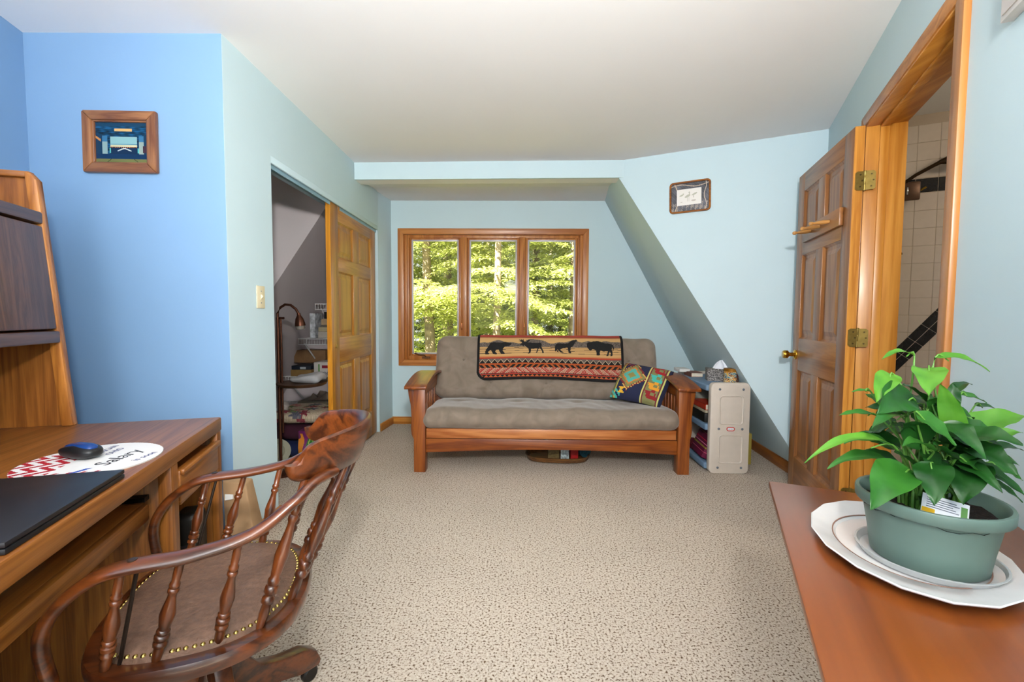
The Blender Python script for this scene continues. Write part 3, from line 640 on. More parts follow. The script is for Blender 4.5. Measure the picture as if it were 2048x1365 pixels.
# raised face with two sunk squares: ridge rings and sunken plates proud of the panel
for z0 in (.075, .365):
    q = MB(); o1 = rr(.062, .238, z0, z0+.215, .022); o2 = rr(.066, .234, z0+.004, z0+.211, .02); o3 = rr(.073, .227, z0+.011, z0+.204, .016); n = len(o1)
    vs = [(a, .0035, c) for a, c in o1]+[(a, -.0015, c) for a, c in o2]+[(a, .0035, c) for a, c in o3]
    q.add(vs, [(k*n+i, k*n+(i+1) % n, k*n+n+(i+1) % n, k*n+n+i) for k in range(2) for i in range(n)])
    q.build('sunken_square', WPLASTIC, ep, smooth=True)
for x in (.062, .232):
    for z0 in (.045, .333, .625):
        MB().lathe((x, .005, z0), (x, -.002, z0), [(0, .009), (.5, .009), (.7, .007), (.75, .004), (1, .003)], 10).build('screw', mat('grey_screw', '#7b838c', .4, .5), ep)
lg = MB().prism(rr(.118, .178, .318, .348, .0149), .0015, .004, lambda a, c, q: (a, q, c)).build('logo_ring', mat('logo_red', '#c0201c', .4), ep)
MB().prism(rr(.124, .172, .324, .342, .0089), .0008, .0015, lambda a, c, q: (a, q, c)).build('logo_oval', mat('logo_white', '#f0eeec', .4), lg)
text_mesh('logo_text', 'little tikes', .0105, mat('logo_blue', '#20509c', .5), lg, Matrix.Translation((.148, .0006, .3303)) @ Matrix.Rotation(R(90), 4, 'X'), align='CENTER')
b, rr = endpanel(.70, .755, False); b.build('end_panel', WPLASTIC, bs, bevel=.006)
MB().box(-.0, .015, .055, .70, 0, .66).box(0.255, .27, .055, .70, .02, .66).build('back_panel', WPLASTIC, bs) if False else None
MB().box(.262, .272, .055, .70, .03, .655).build('back_panel', WPLASTIC, bs)
for z0 in (.02, .31, .605): MB().box(-.02, .27, .05, .71, z0, z0+.045).build('shelf', BPLASTIC, bs, bevel=.010, seg=3)
def onshelf(name, label, cat, mt, x0, x1, y0, y1, z0, z1, bevel=.003, rz=0, group=None):
    o = box(name, mt, None, x0, x1, y0, y1, z0, z1, bevel); o.matrix_world = bs_m @ Matrix.Rotation(rz, 4, 'Z'); return tag(o, label, cat, group)
bs_m = Matrix.Translation((1.455, 3.289, 0)) @ Matrix.Rotation(R(-1.5), 4, 'Z')
def bookobj(label, cover, x0, x1, y0, y1, z0, z1, rot=None, spine='x'):
    t = thing('book', label, 'book'); t.matrix_world = bs_m if rot is None else bs_m @ rot
    c = mat('cover_'+cover, cover, .45, var=.12, scale=30); pg = mat('pages', '#d8cfbb', .8, var=.1, scale=200)
    MB().box(x0, x1, y0, y1, z0, z0+.003).box(x0, x1, y0, y1, z1-.003, z1).box(x0, x0+.004, y0, y1, z0, z1).build('cover', c, t)
    MB().box(x0+.004, x1-.004, y0+.004, y1-.004, z0+.003, z1-.003).build('pages', pg, t)
    return t
# tissue box with a tuft, tin, paperback, white papers on the top shelf
def speck(u, v): rs = np.random.RandomState(5); g = rs.rand(len(u)); return np.where((g > .5)[:, None], hx('#8f8a86')+0*u[:, None], hx('#4a4746')+0*u[:, None])+(rs.rand(len(u))[:, None]-.5)*.3
tb_ = thing('tissue_box', 'speckled grey tissue box on the plastic shelf', 'tissue box'); tb_.matrix_world = bs_m @ Matrix.Translation((.075, .27, .65)) @ Matrix.Rotation(R(-14), 4, 'Z')
def boxside(A_, B_, C_):
    A_, B_, C_ = map(np.array, (A_, B_, C_)); return lambda u, v: A_+u[:, None]*(B_-A_)+v[:, None]*(C_-A_)
SP = attr_mat('speckle_card', .7, 0)
for nm, (a, b_, c) in dict(f=((0, 0, 0), (.235, 0, 0), (0, 0, .095)), l=((0, .12, 0), (0, 0, 0), (0, .12, .095)), r=((.235, 0, 0), (.235, .12, 0), (.235, 0, .095)), k=((.235, .12, 0), (0, .12, 0), (.235, .12, .095)), t=((0, 0, .095), (.235, 0, .095), (0, .12, .095))).items():
    print_grid('box_side', 46, 22, boxside(a, b_, c), lambda u, v: np.clip(speck(u, v), 0, 1), SP, tb_, smooth=False)
def tis(u, v): 
    a = u*6.283; rr_ = .055*(1-v)**.6*(1+.25*np.sin(3*a+1)+.18*np.sin(7*a)); return np.stack([.11+rr_*np.cos(a)*1.1, .06+rr_*.55*np.sin(a), .093+.062*v**.8*(1+.12*np.sin(5*a))], 1)
print_grid('tissue', 40, 10, tis, lambda u, v: np.tile(hx('#e6e8ee'), (len(u), 1)), attr_mat('tissue_paper', .9, 0), tb_)
tn = thing('round_tin', 'round tin printed with colourful pictures in front of the tissue box', 'tin'); tn.matrix_world = bs_m @ Matrix.Translation((.215, .17, .65))
def tinc(u, v):
    n = vnoise(u*9, v*3, 4); m = vnoise(u*17, v*5, 8); c = np.tile(hx('#d9c9a2'), (len(u), 1))
    c[n > .25] = hx('#e0b23e'); c[(n < -.3)] = hx('#5a2a1c'); c[(m > .45)] = hx('#2c7fa0'); c[(m < -.5)] = hx('#c9823c'); c[(u > .80) & (n > -.1)] = hx('#4a221c'); c[v > .9] = hx('#c98d2e'); return c
print_grid('tin_wall', 64, 24, lambda u, v: np.stack([.052*np.cos(u*6.283), .052*np.sin(u*6.283), .095*v], 1), tinc, attr_mat('tin_print', .35, 0), tn)
MB().lathe((0, 0, .090), (0, 0, .112), [(0, .0), (.01, .0535), (.5, .0545), (.85, .0545), (1, .050), (1.001, 0)], 28).build('lid', mat('tin_gold', '#9c6a22', .35, .5), tn, smooth=True)
bookobj('thick reddish paperback lying behind the tissue box', '#7a4a3c', .03, .13, .49, .66, .65, .685)
onshelf('paper_stack', 'stack of white papers beyond the end of the blue shelf', 'papers', mat('paper', '#dcdad6', .8), -.03, .06, .60, .75, .678, .705)
# middle and lower shelves
bookobj('red-covered book lying on the middle shelf beside the lime box', '#c03a24', .0, .10, .10, .36, .452, .495)
onshelf('game_box', 'lime green game box end on the middle shelf', 'box', mat('lime_print', '#8ca024', .5, var=.35, scale=40), .102, .25, .08, .36, .452, .495)
onshelf('flat_box', 'pale flat box under the lime game box', 'box', mat('pale_card', '#a69c84', .6), .0, .25, .10, .40, .428, .450)
onshelf('black_binder', 'black ring binder lying on the middle blue shelf', 'binder', mat('black_vinyl', '#15130f', .5, var=.3), -.005, .25, .10, .42, .357, .426)
onshelf('grey_folder', 'grey folder standing at the back of the middle shelf', 'folder', mat('folder_grey', '#8b897e', .7), .0, .24, .43, .60, .357, .56)
rot = Matrix.Translation((.0, .10, .072)) @ Matrix.Rotation(R(-4), 4, 'Z') @ Matrix.Rotation(R(24), 4, 'Y')
MAG = mat('magenta_box', '#641236', .5, var=.15)
mg = thing('boxed_game', 'tilted magenta game box with gold and pink stripes on the lowest shelf', 'box'); mg.matrix_world = bs_m @ rot @ Matrix.Translation((-.03, 0, -.02))
MB().box(.0, .05, 0, .27, .03, .23).build('box_body', MAG, mg, bevel=.003)
for k, (zz, h, cl) in enumerate(((.07, .004, '#c8506e'), (.10, .012, '#8b7a2e'), (.125, .005, '#d47a9a'), (.15, .006, '#c0203c'), (.20, .003, '#cf8a66'))):
    MB().box(-.0008, .051, -.0008, .271, zz, zz+h).build('stripe', mat('stripe'+cl, cl, .5), mg)
bookobj('dark red book lying on the lowest blue shelf', '#7c1c34', .02, .12, .40, .64, .066, .10)
yb = box('yellow_file_box', mat('mustard_card', '#9d8b3a', .7), None, 1.765, 1.875, 3.50, 3.72, 0, .245, .004); tag(yb, 'mustard yellow file box on the carpet behind the plastic shelf', 'box')

# ------------------------------------------------------------------ closet: wire shelves and their load
def wire_shelf(z, xl, xr, label):
    t = thing('wire_shelf', label, 'shelf', (0, 0, z), 0, 'white wire closet shelves')
    b = MB(); y0, y1 = 4.42, 4.77
    for zz in (0, -.055): b.sweep([(xl, y0, zz), (xr, y0, zz)], .0045, n=6)
    b.sweep([(xl, y1, 0), (xr, y1, 0)], .0035, n=6); b.sweep([(xl, (y0+y1)/2, -.004), (xr, (y0+y1)/2, -.004)], .003, n=6)
    b.build('rail', WIREM, t, smooth=True)
    b = MB(); n = int((xr-xl)/.026)
    for k in range(n+1): x = xl+.003+k*.026; b.sweep([(x, y1, .003), (x, y0, .003), (x, y0-.001, -.055)], .0024, n=4)
    o = b.build('wires', WIREM, t); o['kind'] = 'stuff'
    for x in (xl+.06, xr-.2): MB().sweep([(x, y0+.01, -.05), (x+.02, y1, -.33)], .007, n=6).build('brace', WIREM, t, smooth=True)
    return t
wire_shelf(1.256, -1.91, -1.42, 'shortest white wire shelf, highest in the closet')
wire_shelf(.915, -2.08, -1.42, 'white wire shelf carrying the stacked boxes beside the lamp head')
wire_shelf(.545, -2.24, -1.42, 'white wire shelf carrying shoe boxes and the white carton')
wire_shelf(.235, -2.38, -1.42, 'lowest white wire shelf holding the grey box with crumpled paper')
def tbox(name, label, cat, color, x0, x1, y0, y1, z0, z1, var=.06, bevel=.003, group=None, rough=.7):
    return tag(box(name, mat(name+color, color, rough, var=var, scale=25), None, x0, x1, y0, y1, z0, z1, bevel), label, cat, group)
pl_ = box('plush_toy', mat('teal_plush', '#124a48', .9, var=.4), None, -1.70, -1.58, 4.47, 4.60, 1.262, 1.36, .03); tag(pl_, 'small dark teal soft toy on the top wire shelf', 'toy')
# stack on shelf two
tbox('clear_plastic_case', 'shiny clear plastic case standing on end beside the box stack', 'case', '#b9bcc0', -1.985, -1.93, 4.46, 4.66, .922, 1.165, .5, .006, rough=.15)
tbox('carton', 'low white carton at the bottom of the box stack', 'box', '#b8b2a8', -1.90, -1.55, 4.45, 4.72, .922, .985)
tbox('carton', 'cream lidded carton in the middle of the box stack', 'box', '#b3a888', -1.90, -1.55, 4.46, 4.72, .987, 1.03)
tbox('flat_case', 'dark patterned flat case in the box stack', 'case', '#5c564e', -1.875, -1.56, 4.46, 4.70, 1.032, 1.05, .5)
tbox('wooden_box', 'plain pale wooden box near the top of the stack', 'box', '#b59b7a', -1.87, -1.56, 4.46, 4.70, 1.052, 1.11)
bx = thing('black_box', 'black box with a small white zero on top of the stack', 'box'); box('box_body', mat('black_card', '#14161c', .5), bx, -1.84, -1.56, 4.455, 4.70, 1.112, 1.18)
text_mesh('numeral', '0', .035, mat('white_ink', '#d8d8d8', .6), bx, Matrix.Translation((-1.775, 4.4545, 1.148)) @ Matrix.Rotation(R(90), 4, 'X'), align='CENTER')
# shelf three
sb = thing('shoe_box', 'brown shoe box with a navy lid label on the wire shelf', 'box')
box('box_body', mat('kraft', '#8a6a3e', .8, var=.08), sb, -2.15, -1.95, 4.40, 4.60, .552, .615); box('box_lid', mat('navy_card', '#16202e', .6), sb, -2.14, -1.95, 4.395, 4.61, .617, .655)
box('label_sticker', mat('sticker', '#a9adb2', .6), sb, -2.055, -2.0, 4.393, 4.396, .622, .645, 0)
wc = thing('white_carton', 'white carton with green and red print and blue capitals QU', 'box')
box('box_body', mat('white_card', '#cfcac4', .7), wc, -1.925, -1.55, 4.40, 4.66, .552, .69)
text_mesh('lettering', 'QU', .047, mat('navy_ink', '#1c2c54', .6), wc, Matrix.Translation((-1.838, 4.399, .565)) @ Matrix.Rotation(R(90), 4, 'X'))
box('green_print', mat('green_ink', '#3f8a2c', .6), wc, -1.88, -1.868, 4.3985, 4.4005, .585, .67, 0); box('red_print', mat('red_ink', '#8c1830', .6), wc, -1.845, -1.70, 4.3985, 4.4005, .632, .66, 0)
tbox('cardboard_box', 'open brown cardboard box behind the round lamp tray', 'box', '#7d5c3c', -2.22, -1.90, 4.62, 4.75, .66, .79, .1)
# lowest shelf
gb = tbox('grey_storage_box', 'long flat grey box on the lowest wire shelf', 'box', '#8f8878', -2.09, -1.60, 4.40, 4.70, .242, .305)
rs = np.random.RandomState(2)
cp = MB(); n = 9
pts = [[(-2.0+.30*i/n+rs.uniform(-.012, .012), 4.44+.2*j/6+rs.uniform(-.01, .01), .309+abs(rs.normal(0, .028))*(0 < i < n)*(0 < j < 6)+.006) for i in range(n+1)] for j in range(7)]
cp.grid(n, 6, lambda u, v: pts[int(round(v*6))][int(round(u*n))])
o = cp.build('crumpled_paper', mat('tan_paper', '#a08f80', .9, var=.1)); sm = o.modifiers.new('t', 'SOLIDIFY'); sm.thickness = .002; tag(o, 'crumpled tan packing paper on the grey box', 'paper')
tbox('blue_pouch', 'dark blue pouch at the end of the grey box', 'pouch', '#1b2b44', -1.74, -1.60, 4.38, 4.5, .308, .34, .1, .012)
# floor lamp with a round tray
lp = thing('floor_lamp', 'bronze floor lamp with a gooseneck and a round tray in the closet', 'lamp', (-1.665, 3.235, 0), 0)
BRZ = mat('lamp_bronze', '#5a382a', .35, .85, var=.1)
MB().lathe((0, 0, 0), (0, 0, .03), [(0, .11), (.5, .11), (1, .03), (1.01, 0)], 24).build('base', BRZ, lp, smooth=True)
MB().sweep([(0, 0, .02), (0, 0, 1.13)], .011, n=12).sweep([(.022, 0, .30), (.022, 0, 1.12)], .007, n=10).build('pole', BRZ, lp, smooth=True)
MB().sweep([(.0, 0, 1.12), (.0, 0, 1.16), (.02, 0, 1.20), (.055, 0, 1.222), (.095, 0, 1.218), (.13, 0, 1.19), (.15, 0, 1.155)], .009, n=10).sweep([(-.005, 0, 1.125), (.045, 0, 1.125)], .009, n=8).build('gooseneck', BRZ, lp, smooth=True)
MB().lathe((.148, 0, 1.165), (.16, 0, 1.07), [(0, .004), (.05, .012), (.2, .013), (.3, .018), (.45, .026), (.8, .034), (1, .036), (1.0, .030)], 16).build('lamp_shade', BRZ, lp, smooth=True)
MB().lathe((.158, 0, 1.075), (.162, 0, 1.045), [(0, .030), (.8, .031), (1, .028), (1, 0)], 16).build('glass_lens', mat('lens', '#6e675e', .2), lp, smooth=True)
MB().lathe((.15, .03, .64), (.15, .03, .664), [(0, 0), (.02, .15), (.4, .165), (1, .17), (.98, .162), (.45, .155), (.44, 0)], 32).build('tray', mat('bronze_tray', '#4b3320', .4, .6, var=.2), lp, smooth=True)
fz = cushion(.105, .10, .026, (.04, .04, .024), (20, 20, 6), lambda q: (q[0], q[1], q[2]+.012*math.sin(q[0]*22)*(q[2] > 0)+.006*math.sin(q[1]*40+q[0]*10))); fz.materials.append(mat('grey_cloth', '#8e8d8f', .95, var=.06))
o = link('folded_cloth', fz); o.location = (-1.475, 3.28, .692); tag(o, 'folded grey cloth lying on the round lamp tray', 'cloth')
# floor cushions, shopping bag, hat
def rose(u, v):
    c = np.tile(hx('#b7a58c'), (len(u), 1)); rs = np.random.RandomState(9)
    for k in range(46):
        a, b, r_ = rs.rand(), rs.rand(), rs.uniform(.03, .085); cl = ['#8c3a44', '#b06a6c', '#4f6238', '#6d7a4e', '#7c2b36', '#c49a86', '#5b5a66'][k % 7]
        d = ((u-a)*1.0)**2+((v-b)*1.0)**2; g = d < (r_*(1+.35*np.sin(7*np.arctan2(v-b, u-a)+k)))**2; c[g] = hx(cl)
    c += (rs.rand(len(u))[:, None]-.5)*.12; return np.clip(c, 0, 1)
fc = thing('floral_cushion', 'rose-patterned seat cushion on top of the closet pillows', 'cushion', (-1.66, 3.75, .336), R(4))
def fcp(s): return lambda u, v: np.stack([(u*2-1)*.27, (v*2-1)*.23, s*(.052*np.clip((1-(u*2-1)**6)*(1-(v*2-1)**6), 0, 1)**.5)], 1)
print_grid('cushion_top', 110, 90, fcp(1), rose, attr_mat('rose_tapestry', .95, .4, 300), fc); print_grid('cushion_underside', 110, 90, fcp(-1), lambda u, v: rose(v, u), attr_mat('rose_tapestry'), fc)
def pillow(name, label, color, loc, hx_, hy, hz):
    me = cushion(hx_, hy, hz, (hx_*.5, hy*.5, hz*.96), (22, 18, 10), lambda q: (q[0], q[1], q[2]*(1-.12*abs(q[0])/hx_)+.004*math.sin(q[0]*30+q[1]*22))); me.materials.append(mat(name+color, color, .9, var=.1))
    o = link(name, me); o.location = loc; return tag(o, label, 'pillow')
pillow('bed_pillow', 'maroon pillow between the floral cushion and the navy pillow', '#3d1426', (-1.79, 3.77, .208), .20, .21, .072)
pillow('bed_pillow', 'navy blue pillow lying on the closet carpet', '#15224a', (-1.79, 3.77, .067), .21, .22, .066)
bg_ = thing('shopping_bag', 'purple and orange shopping bag printed with a green cucumber', 'bag', (-1.515, 3.44, 0), R(6))
def bagc(u, v):
    c = np.tile(hx('#6c1f5c'), (len(u), 1)); w = .03*np.sin(v*11); c[(u < .17+w) & (v < .92)] = hx('#c77a22'); c[(u > .74+w) & (u < .9+w)] = hx('#d69a26'); c[u > .9+w] = hx('#7a2a70')
    d = ((u-.45-.02*np.sin(v*9))/.17)**2+((v-.5)/.40)**2; c[d < 1] = hx('#2c6a28'); c[(d < 1) & (np.abs(u-.38-.02*np.sin(v*9)+.02*np.sin(v*30)) < .018)] = hx('#9fb653'); c[(d < 1) & (np.abs(u-.5-.02*np.sin(v*22)) < .014)] = hx('#86ab4d'); return c
print_grid('bag_front', 60, 80, lambda u, v: np.stack([-.095+.21*u, -.05-.012*np.sin(u*3.14)+.008*np.sin(v*9+u*4), .275*v], 1), bagc, attr_mat('bag_print', .5, 0), bg_)
MB().box(-.095, .115, -.045, .07, .002, .272).build('bag_body', mat('purple_plastic', '#5b1c50', .5), bg_)
hat = thing('straw_hat', 'pale brimmed hat leaning on the navy pillow', 'hat', (-1.86, 3.50, .135), 0)
MB().lathe((0, 0, 0), (0, 0, .06), [(0, .14), (.05, .145), (.12, .085), (.7, .075), (.97, .05), (1, 0)], 26).build('crown', mat('hat_felt', '#a39f8a', .9, var=.05), hat, smooth=True, ang=70)
hat.rotation_euler = (R(62), R(8), R(20)); hat.location = (-1.80, 3.44, .10); hat.scale = (.68, .68, .68)
me = cushion(.035, .04, .035, (.03, .03, .03), (8, 8, 8), lambda q: (q[0]+.006*math.sin(q[2]*160), q[1], q[2]+.006*math.sin(q[0]*140))); me.materials.append(mat('pale_plastic', '#b4aaa4', .4, var=.1))
o = link('plastic_bag', me); o.location = (-1.83, 3.62, .415); tag(o, 'small scrunched pale plastic bag on the floral cushion', 'bag')
# ------------------------------------------------------------------ left desk with hutch (local: x = along front toward camera, y = depth toward the wall, z up)
DA = Vector((.2877, -.9577, 0)); DC = Vector((-1.162, 1.803, 0)); drz = math.atan2(DA.y, DA.x)   # local x=DA, local y=(.9577,.2877)-> points to room; so depth is -y
desk = thing('oak_desk', 'oak desk with drawer and sliding keyboard tray along the blue wall', 'desk', DC, drz)
fd = lambda s, t, z: (s, -t, z)
DL = 1.75; DD = .90
tp = MB().box(0, DL, 0, DD, .686, .74, fd); tp.build('desktop', oak('x'), desk, bevel=.006)
MB().box(.006, .04, .015, DD-.02, 0, .686, fd).build('end_panel', oak('z'), desk, bevel=.003)
MB().box(.0, .045, .004, .03, 0, .686, fd).build('stile', oak('z'), desk, bevel=.003)
MB().box(.415, .465, .004, .04, 0, .686, fd).build('stile', oak('z'), desk, bevel=.003)
MB().box(.42, .445, .04, DD-.02, 0, .686, fd).build('partition', oak('z'), desk, bevel=.002)
dw = MB().box(.05, .41, .0, .022, .545, .655, fd).build('drawer_front', oak('x'), desk, bevel=.004)
MB().box(.05, .41, -.012, .004, .640, .660, fd).build('finger_lip', oak('x'), dw, bevel=.006)
MB().box(.05, .41, .022, .5, .55, .64, fd).build('drawer_box', oak('x'), desk)
MB().box(0, DL, DD-.02, DD-.005, .1, .686, fd).build('back_panel', oak('x'), desk)
MB().box(DL-.04, DL, .015, DD-.02, 0, .686, fd).build('end_panel', oak('z'), desk, bevel=.003)
MB().box(.05, .41, .05, .80, .04, .06, fd).build('pedestal_shelf', oak('x'), desk)
MB().box(.475, DL-.06, .075, .46, .565, .585, fd).build('keyboard_tray', oak('x'), desk, bevel=.003)
MB().box(.475, DL-.06, .058, .082, .535, .584, fd).build('tray_front', oak('x'), desk, bevel=.006)
MB().box(.446, .475, .07, .40, .588, .602, fd).build('tray_slide', mat('slide_black', '#0c0c0c', .4, .4), desk)
def ondesk(o, label, cat): o.location = DC; o.rotation_euler = (0, 0, drz); return tag(o, label, cat)
hutch = thing('desk_hutch', 'tall oak hutch with a dark brown door standing on the desk', 'hutch', DC, drz)
H0, HT = .7405, 1.645; t0_, t1_ = .465, .535
def slant(z): return t0_+(t1_-t0_)*(z-H0)/(HT-H0)
ep = [(slant(H0), H0), (slant(HT)-.0, HT-.03), (slant(HT)+.03, HT), (DD-.03, HT), (DD-.03, H0)]
MB().prism(ep, .004, .012, lambda a, b, h: (h, -a, b)).build('end_panel', oak('z'), hutch)
MB().prism([(slant(H0), H0), (slant(HT), HT-.03), (slant(HT)+.02, HT-.005), (slant(HT)+.035, HT-.004), (slant(H0)+.035, H0)], .0, .034, lambda a, b, h: (h, -a, b)).build('front_stile', wood('hutch_edge', '#8f5520', '#b87732', 'z', 14), hutch, bevel=.005)
MB().box(0, .03, slant(HT)+.02, DD-.03, HT-.022, HT+.0, fd).build('top_edge', oak('y'), hutch, bevel=.006)
HL = 1.15
MB().box(.012, HL, DD-.04, DD-.03, H0, HT, fd).build('back_panel', oak('z'), hutch)
MB().box(HL-.03, HL, t0_+.04, DD-.03, H0, HT, fd).build('end_panel', oak('z'), hutch)
MB().box(.0345, HL-.03, slant(1.06)-.003, DD-.04, 1.045, 1.088, fd).build('shelf', oakdark('x'), hutch, bevel=.006)
MB().box(.0345, HL-.03, slant(1.48)-.003, DD-.04, 1.462, 1.504, fd).build('shelf', oakdark('x'), hutch, bevel=.008)
MB().prism([(slant(1.09)+.002, 1.094), (slant(1.45)+.002, 1.455), (slant(1.45)+.024, 1.455), (slant(1.09)+.024, 1.094)], .0365, .46, lambda a, b, h: (h, -a, b)).build('door', oakdark('z'), hutch, bevel=.006)
MB().prism([(slant(1.09)+.002, 1.094), (slant(1.45)+.002, 1.455), (slant(1.45)+.024, 1.455), (slant(1.09)+.024, 1.094)], .464, .9, lambda a, b, h: (h, -a, b)).build('door', oakdark('z'), hutch, bevel=.006)
# oval printed mat, mouse, laptops
def matc(u, v):
    s = .36+u*.34; t = .01+v*.31; c = np.tile(hx('#dcdad8'), (len(u), 1))
    z = np.abs(((s*1.0+.02) % .06)/.06-.5)*.075; k = ((t-z) % .040)/.040; reg = (t > .205) & (s > .46); c[reg & (k < .5)] = hx('#a81626')
    reg2 = (t < .2) & (t > .08) & (s > .640); z2 = np.abs(((s+.02) % .04)/.04-.5)*.02; k2 = ((t-z2) % .03)/.03; c[reg2 & (k2 < .30)] = hx('#b32a34')
    c[(np.abs(t-.12-(s-.60)*.6) < .007) & (s > .615) & (s < .67)] = hx('#2146a0'); return c
def matp(u, v): return np.stack([.36+u*.34, -(.01+v*.31), .7435+0*u], 1)
def matk(u, v): return ((u-.5)*2)**2+((v-.5)*2)**2 < 1
mp_ = thing('oval_desk_mat', 'oval white desk mat with red chevrons and hand lettering on the oak desk', 'desk mat', DC, drz)
print_grid('mat_top', 150, 140, matp, matc, attr_mat('mat_print', .55, 0), mp_, keep=matk, smooth=False)
MB().add([(.53+.17*math.cos(2*math.pi*k/72), -.165+.155*math.sin(2*math.pi*k/72), z_) for z_ in (.7402, .7432) for k in range(72)], [(k, (k+1) % 72, 72+(k+1) % 72, 72+k) for k in range(72)]+[tuple(range(72, 144))]).build('mat_edge', mat('mat_rubber', '#c9c7c4', .7), mp_)
INK = mat('blue_ink', '#232a66', .6); INKB = mat('black_ink', '#12121a', .6)
def lettering(txt, size, mt_, s, t, rot, shear=0): text_mesh('lettering', txt, size, mt_, mp_, Matrix.Translation((s, -t, .7438)) @ Matrix.Rotation(rot, 4, 'Z'), .0002, shear=shear)
lettering('Salary', .060, INKB, .603, .100, R(180-12), .15); lettering('is soon', .028, INK, .575, .042, R(180-14)); lettering('AMERICAN', .024, INK, .505, .175, R(180-4)); lettering('OHIO', .026, INK, .49, .142, R(180-6))
ms = thing('computer_mouse', 'black and blue wireless mouse on the oval desk mat', 'mouse', DC, drz)
def mouse_d(q):
    x, y, z = q; return (.50+x*1.0+.004*y/.06, -.207+y+.0*x, .744+.0165+z*(1-.35*(x/.07)**2)+.0)
me = cushion(.034, .066, .020, (.028, .052, .018), (16, 20, 10), lambda q: Vector((q[0], q[1], q[2]*(1-.45*max(0, -q[1])/.058) if q[2] > 0 else q[2]))); me.materials.append(mat('mouse_black', '#141416', .4)); o = link('mouse_shell', me, ms)
o.location = (.497, -.207, .7625); o.rotation_euler = (0, 0, R(-35))
me = cushion(.022, .056, .012, (.018, .044, .0115), (12, 16, 6)); me.materials.append(mat('mouse_blue', '#173a78', .25)); o = link('mouse_top', me, ms); o.location = (.499, -.205, .7725); o.rotation_euler = (R(3), 0, R(-35))
lt = thing('laptop', 'closed black laptop on the desktop beside the oval mat', 'laptop', DC, drz)
MB().box(.715, 1.10, .008, .262, .7405, .7515, fd).build('laptop_base', mat('laptop_black', '#111114', .5), lt, bevel=.003); MB().box(.715, 1.10, .008, .262, .7525, .763, fd).build('laptop_lid', mat('laptop_lid', '#1b191c', .42, var=.05, scale=60), lt, bevel=.003)
ondesk(box('silver_keyboard', mat('pale_silver', '#a9aa9a', .35, .6), None, .78, 1.18, -.34, -.135, .5855, .598, .003), 'pale silver keyboard lying on the sliding tray', 'keyboard')
ondesk(box('silver_laptop', mat('dark_silver', '#6e6c6a', .3, .7), None, .765, 1.17, -.35, -.125, .5985, .618, .005), 'slim grey metal laptop stacked under the desktop', 'laptop')
# things in the pedestal and beside the desk
bagb = thing('black_case', 'black case standing in the open desk pedestal', 'case', DC, drz)
me = cushion(.055, .042, .18, (.02, .02, .04), (8, 8, 14)); me.materials.append(mat('black_vinyl')); o = link('case_body', me, bagb); o.location = (.125, -.078, .241)
MB().box(.16, .186, .045, .11, .10, .31, fd).build('silver_trim', mat('black_frame', '#2a2a2e', .35, .5), bagb, bevel=.002)
ondesk(MB().sweep([(.27, -.05, .073), (.29, -.04, .20), (.30, -.05, .32), (.285, -.08, .33), (.26, -.10, .2), (.25, -.08, .073)], .010, n=8).build('webbing_strap', mat('red_cloth', '#b3141c', .6), smooth=True), 'loop of red webbing in front of the black case', 'strap')
pb_ = thing('paper_bag', 'brown kraft paper bag standing between the desk and the wall corner', 'bag', (-1.135, 1.94, 0), R(8))
MB().hexa([(-.07, -.06, 0), (.055, -.05, 0), (.055, .09, 0), (-.07, .10, 0), (-.09, -.05, .45), (.0, -.04, .43), (.0, .03, .43), (-.09, .03, .45)]).build('bag_body', mat('kraft_paper', '#a07f5c', .85, var=.06), pb_, bevel=.006)
MB().hexa([(-.075, -.062, .37), (-.045, -.058, .372), (-.045, -.052, .372), (-.075, -.056, .37), (-.075, -.060, .395), (-.045, -.057, .39), (-.045, -.052, .39), (-.075, -.056, .395)]).build('paper_slip', mat('paper'), pb_)

# ------------------------------------------------------------------ captain's chair
ch = thing('captains_chair', 'dark turned-spindle swivel armchair with nailhead upholstered seat at the desk', 'chair', (-.785, 1.143, 0), R(18))
WN = walnut('z'); WX = walnut('x')
def seat_xy(a, sc=1.0):
    c, s = math.cos(a), math.sin(a); x = (.245 if c > 0 else .205)*math.copysign(abs(c)**(.80 if c > 0 else .6), c); y = .275*math.copysign(abs(s)**.82, s); return x*sc, y*sc
N_ = 72
b = MB(); prof = [(.93, .388), (.985, .395), (1.0, .408), (1.0, .420), (.985, .429), (.90, .431), (.86, .427)]
vs = [(*seat_xy(2*math.pi*k/N_, sc), z_) for sc, z_ in prof for k in range(N_)]
b.add(vs, [(j*N_+k, j*N_+(k+1) % N_, j*N_+N_+(k+1) % N_, j*N_+N_+k) for j in range(len(prof)-1) for k in range(N_)]+[tuple(range(N_))[::-1], tuple(range((len(prof)-1)*N_, len(prof)*N_))]); b.build('seat_frame', WX, ch, smooth=True)
b = MB(); prof = [(.868, .427), (.86, .438), (.80, .447), (.6, .453), (.3, .456), (.02, .457)]
vs = [(*seat_xy(2*math.pi*k/N_, sc), z_) for sc, z_ in prof for k in range(N_)]
b.add(vs, [(j*N_+k, j*N_+(k+1) % N_, j*N_+N_+(k+1) % N_, j*N_+N_+k) for j in range(len(prof)-1) for k in range(N_)]+[tuple(range((len(prof)-1)*N_, len(prof)*N_))])
seat = b.build('seat_pad', mat('brown_ostrich_vinyl', '#6b5040', .55, var=.22, scale=70, bump=.8, bscale=90), ch, smooth=True)
nail = MB().lathe((0, 0, 0), (0, 0, .005), [(0, .0055), (.5, .005), (.85, .003), (1, 0)], 8).build('nailhead', mat('nail_brass', '#b49a58', .25, 1), seat, smooth=True)
acc = []; prev = None; tot = 0; pts = []
for k in range(721):
    x, y = seat_xy(2*math.pi*k/720, .845)
    if prev: tot += math.dist((x, y), prev)
    prev = (x, y); pts.append((tot, x, y))
cnt = 92; j = 0
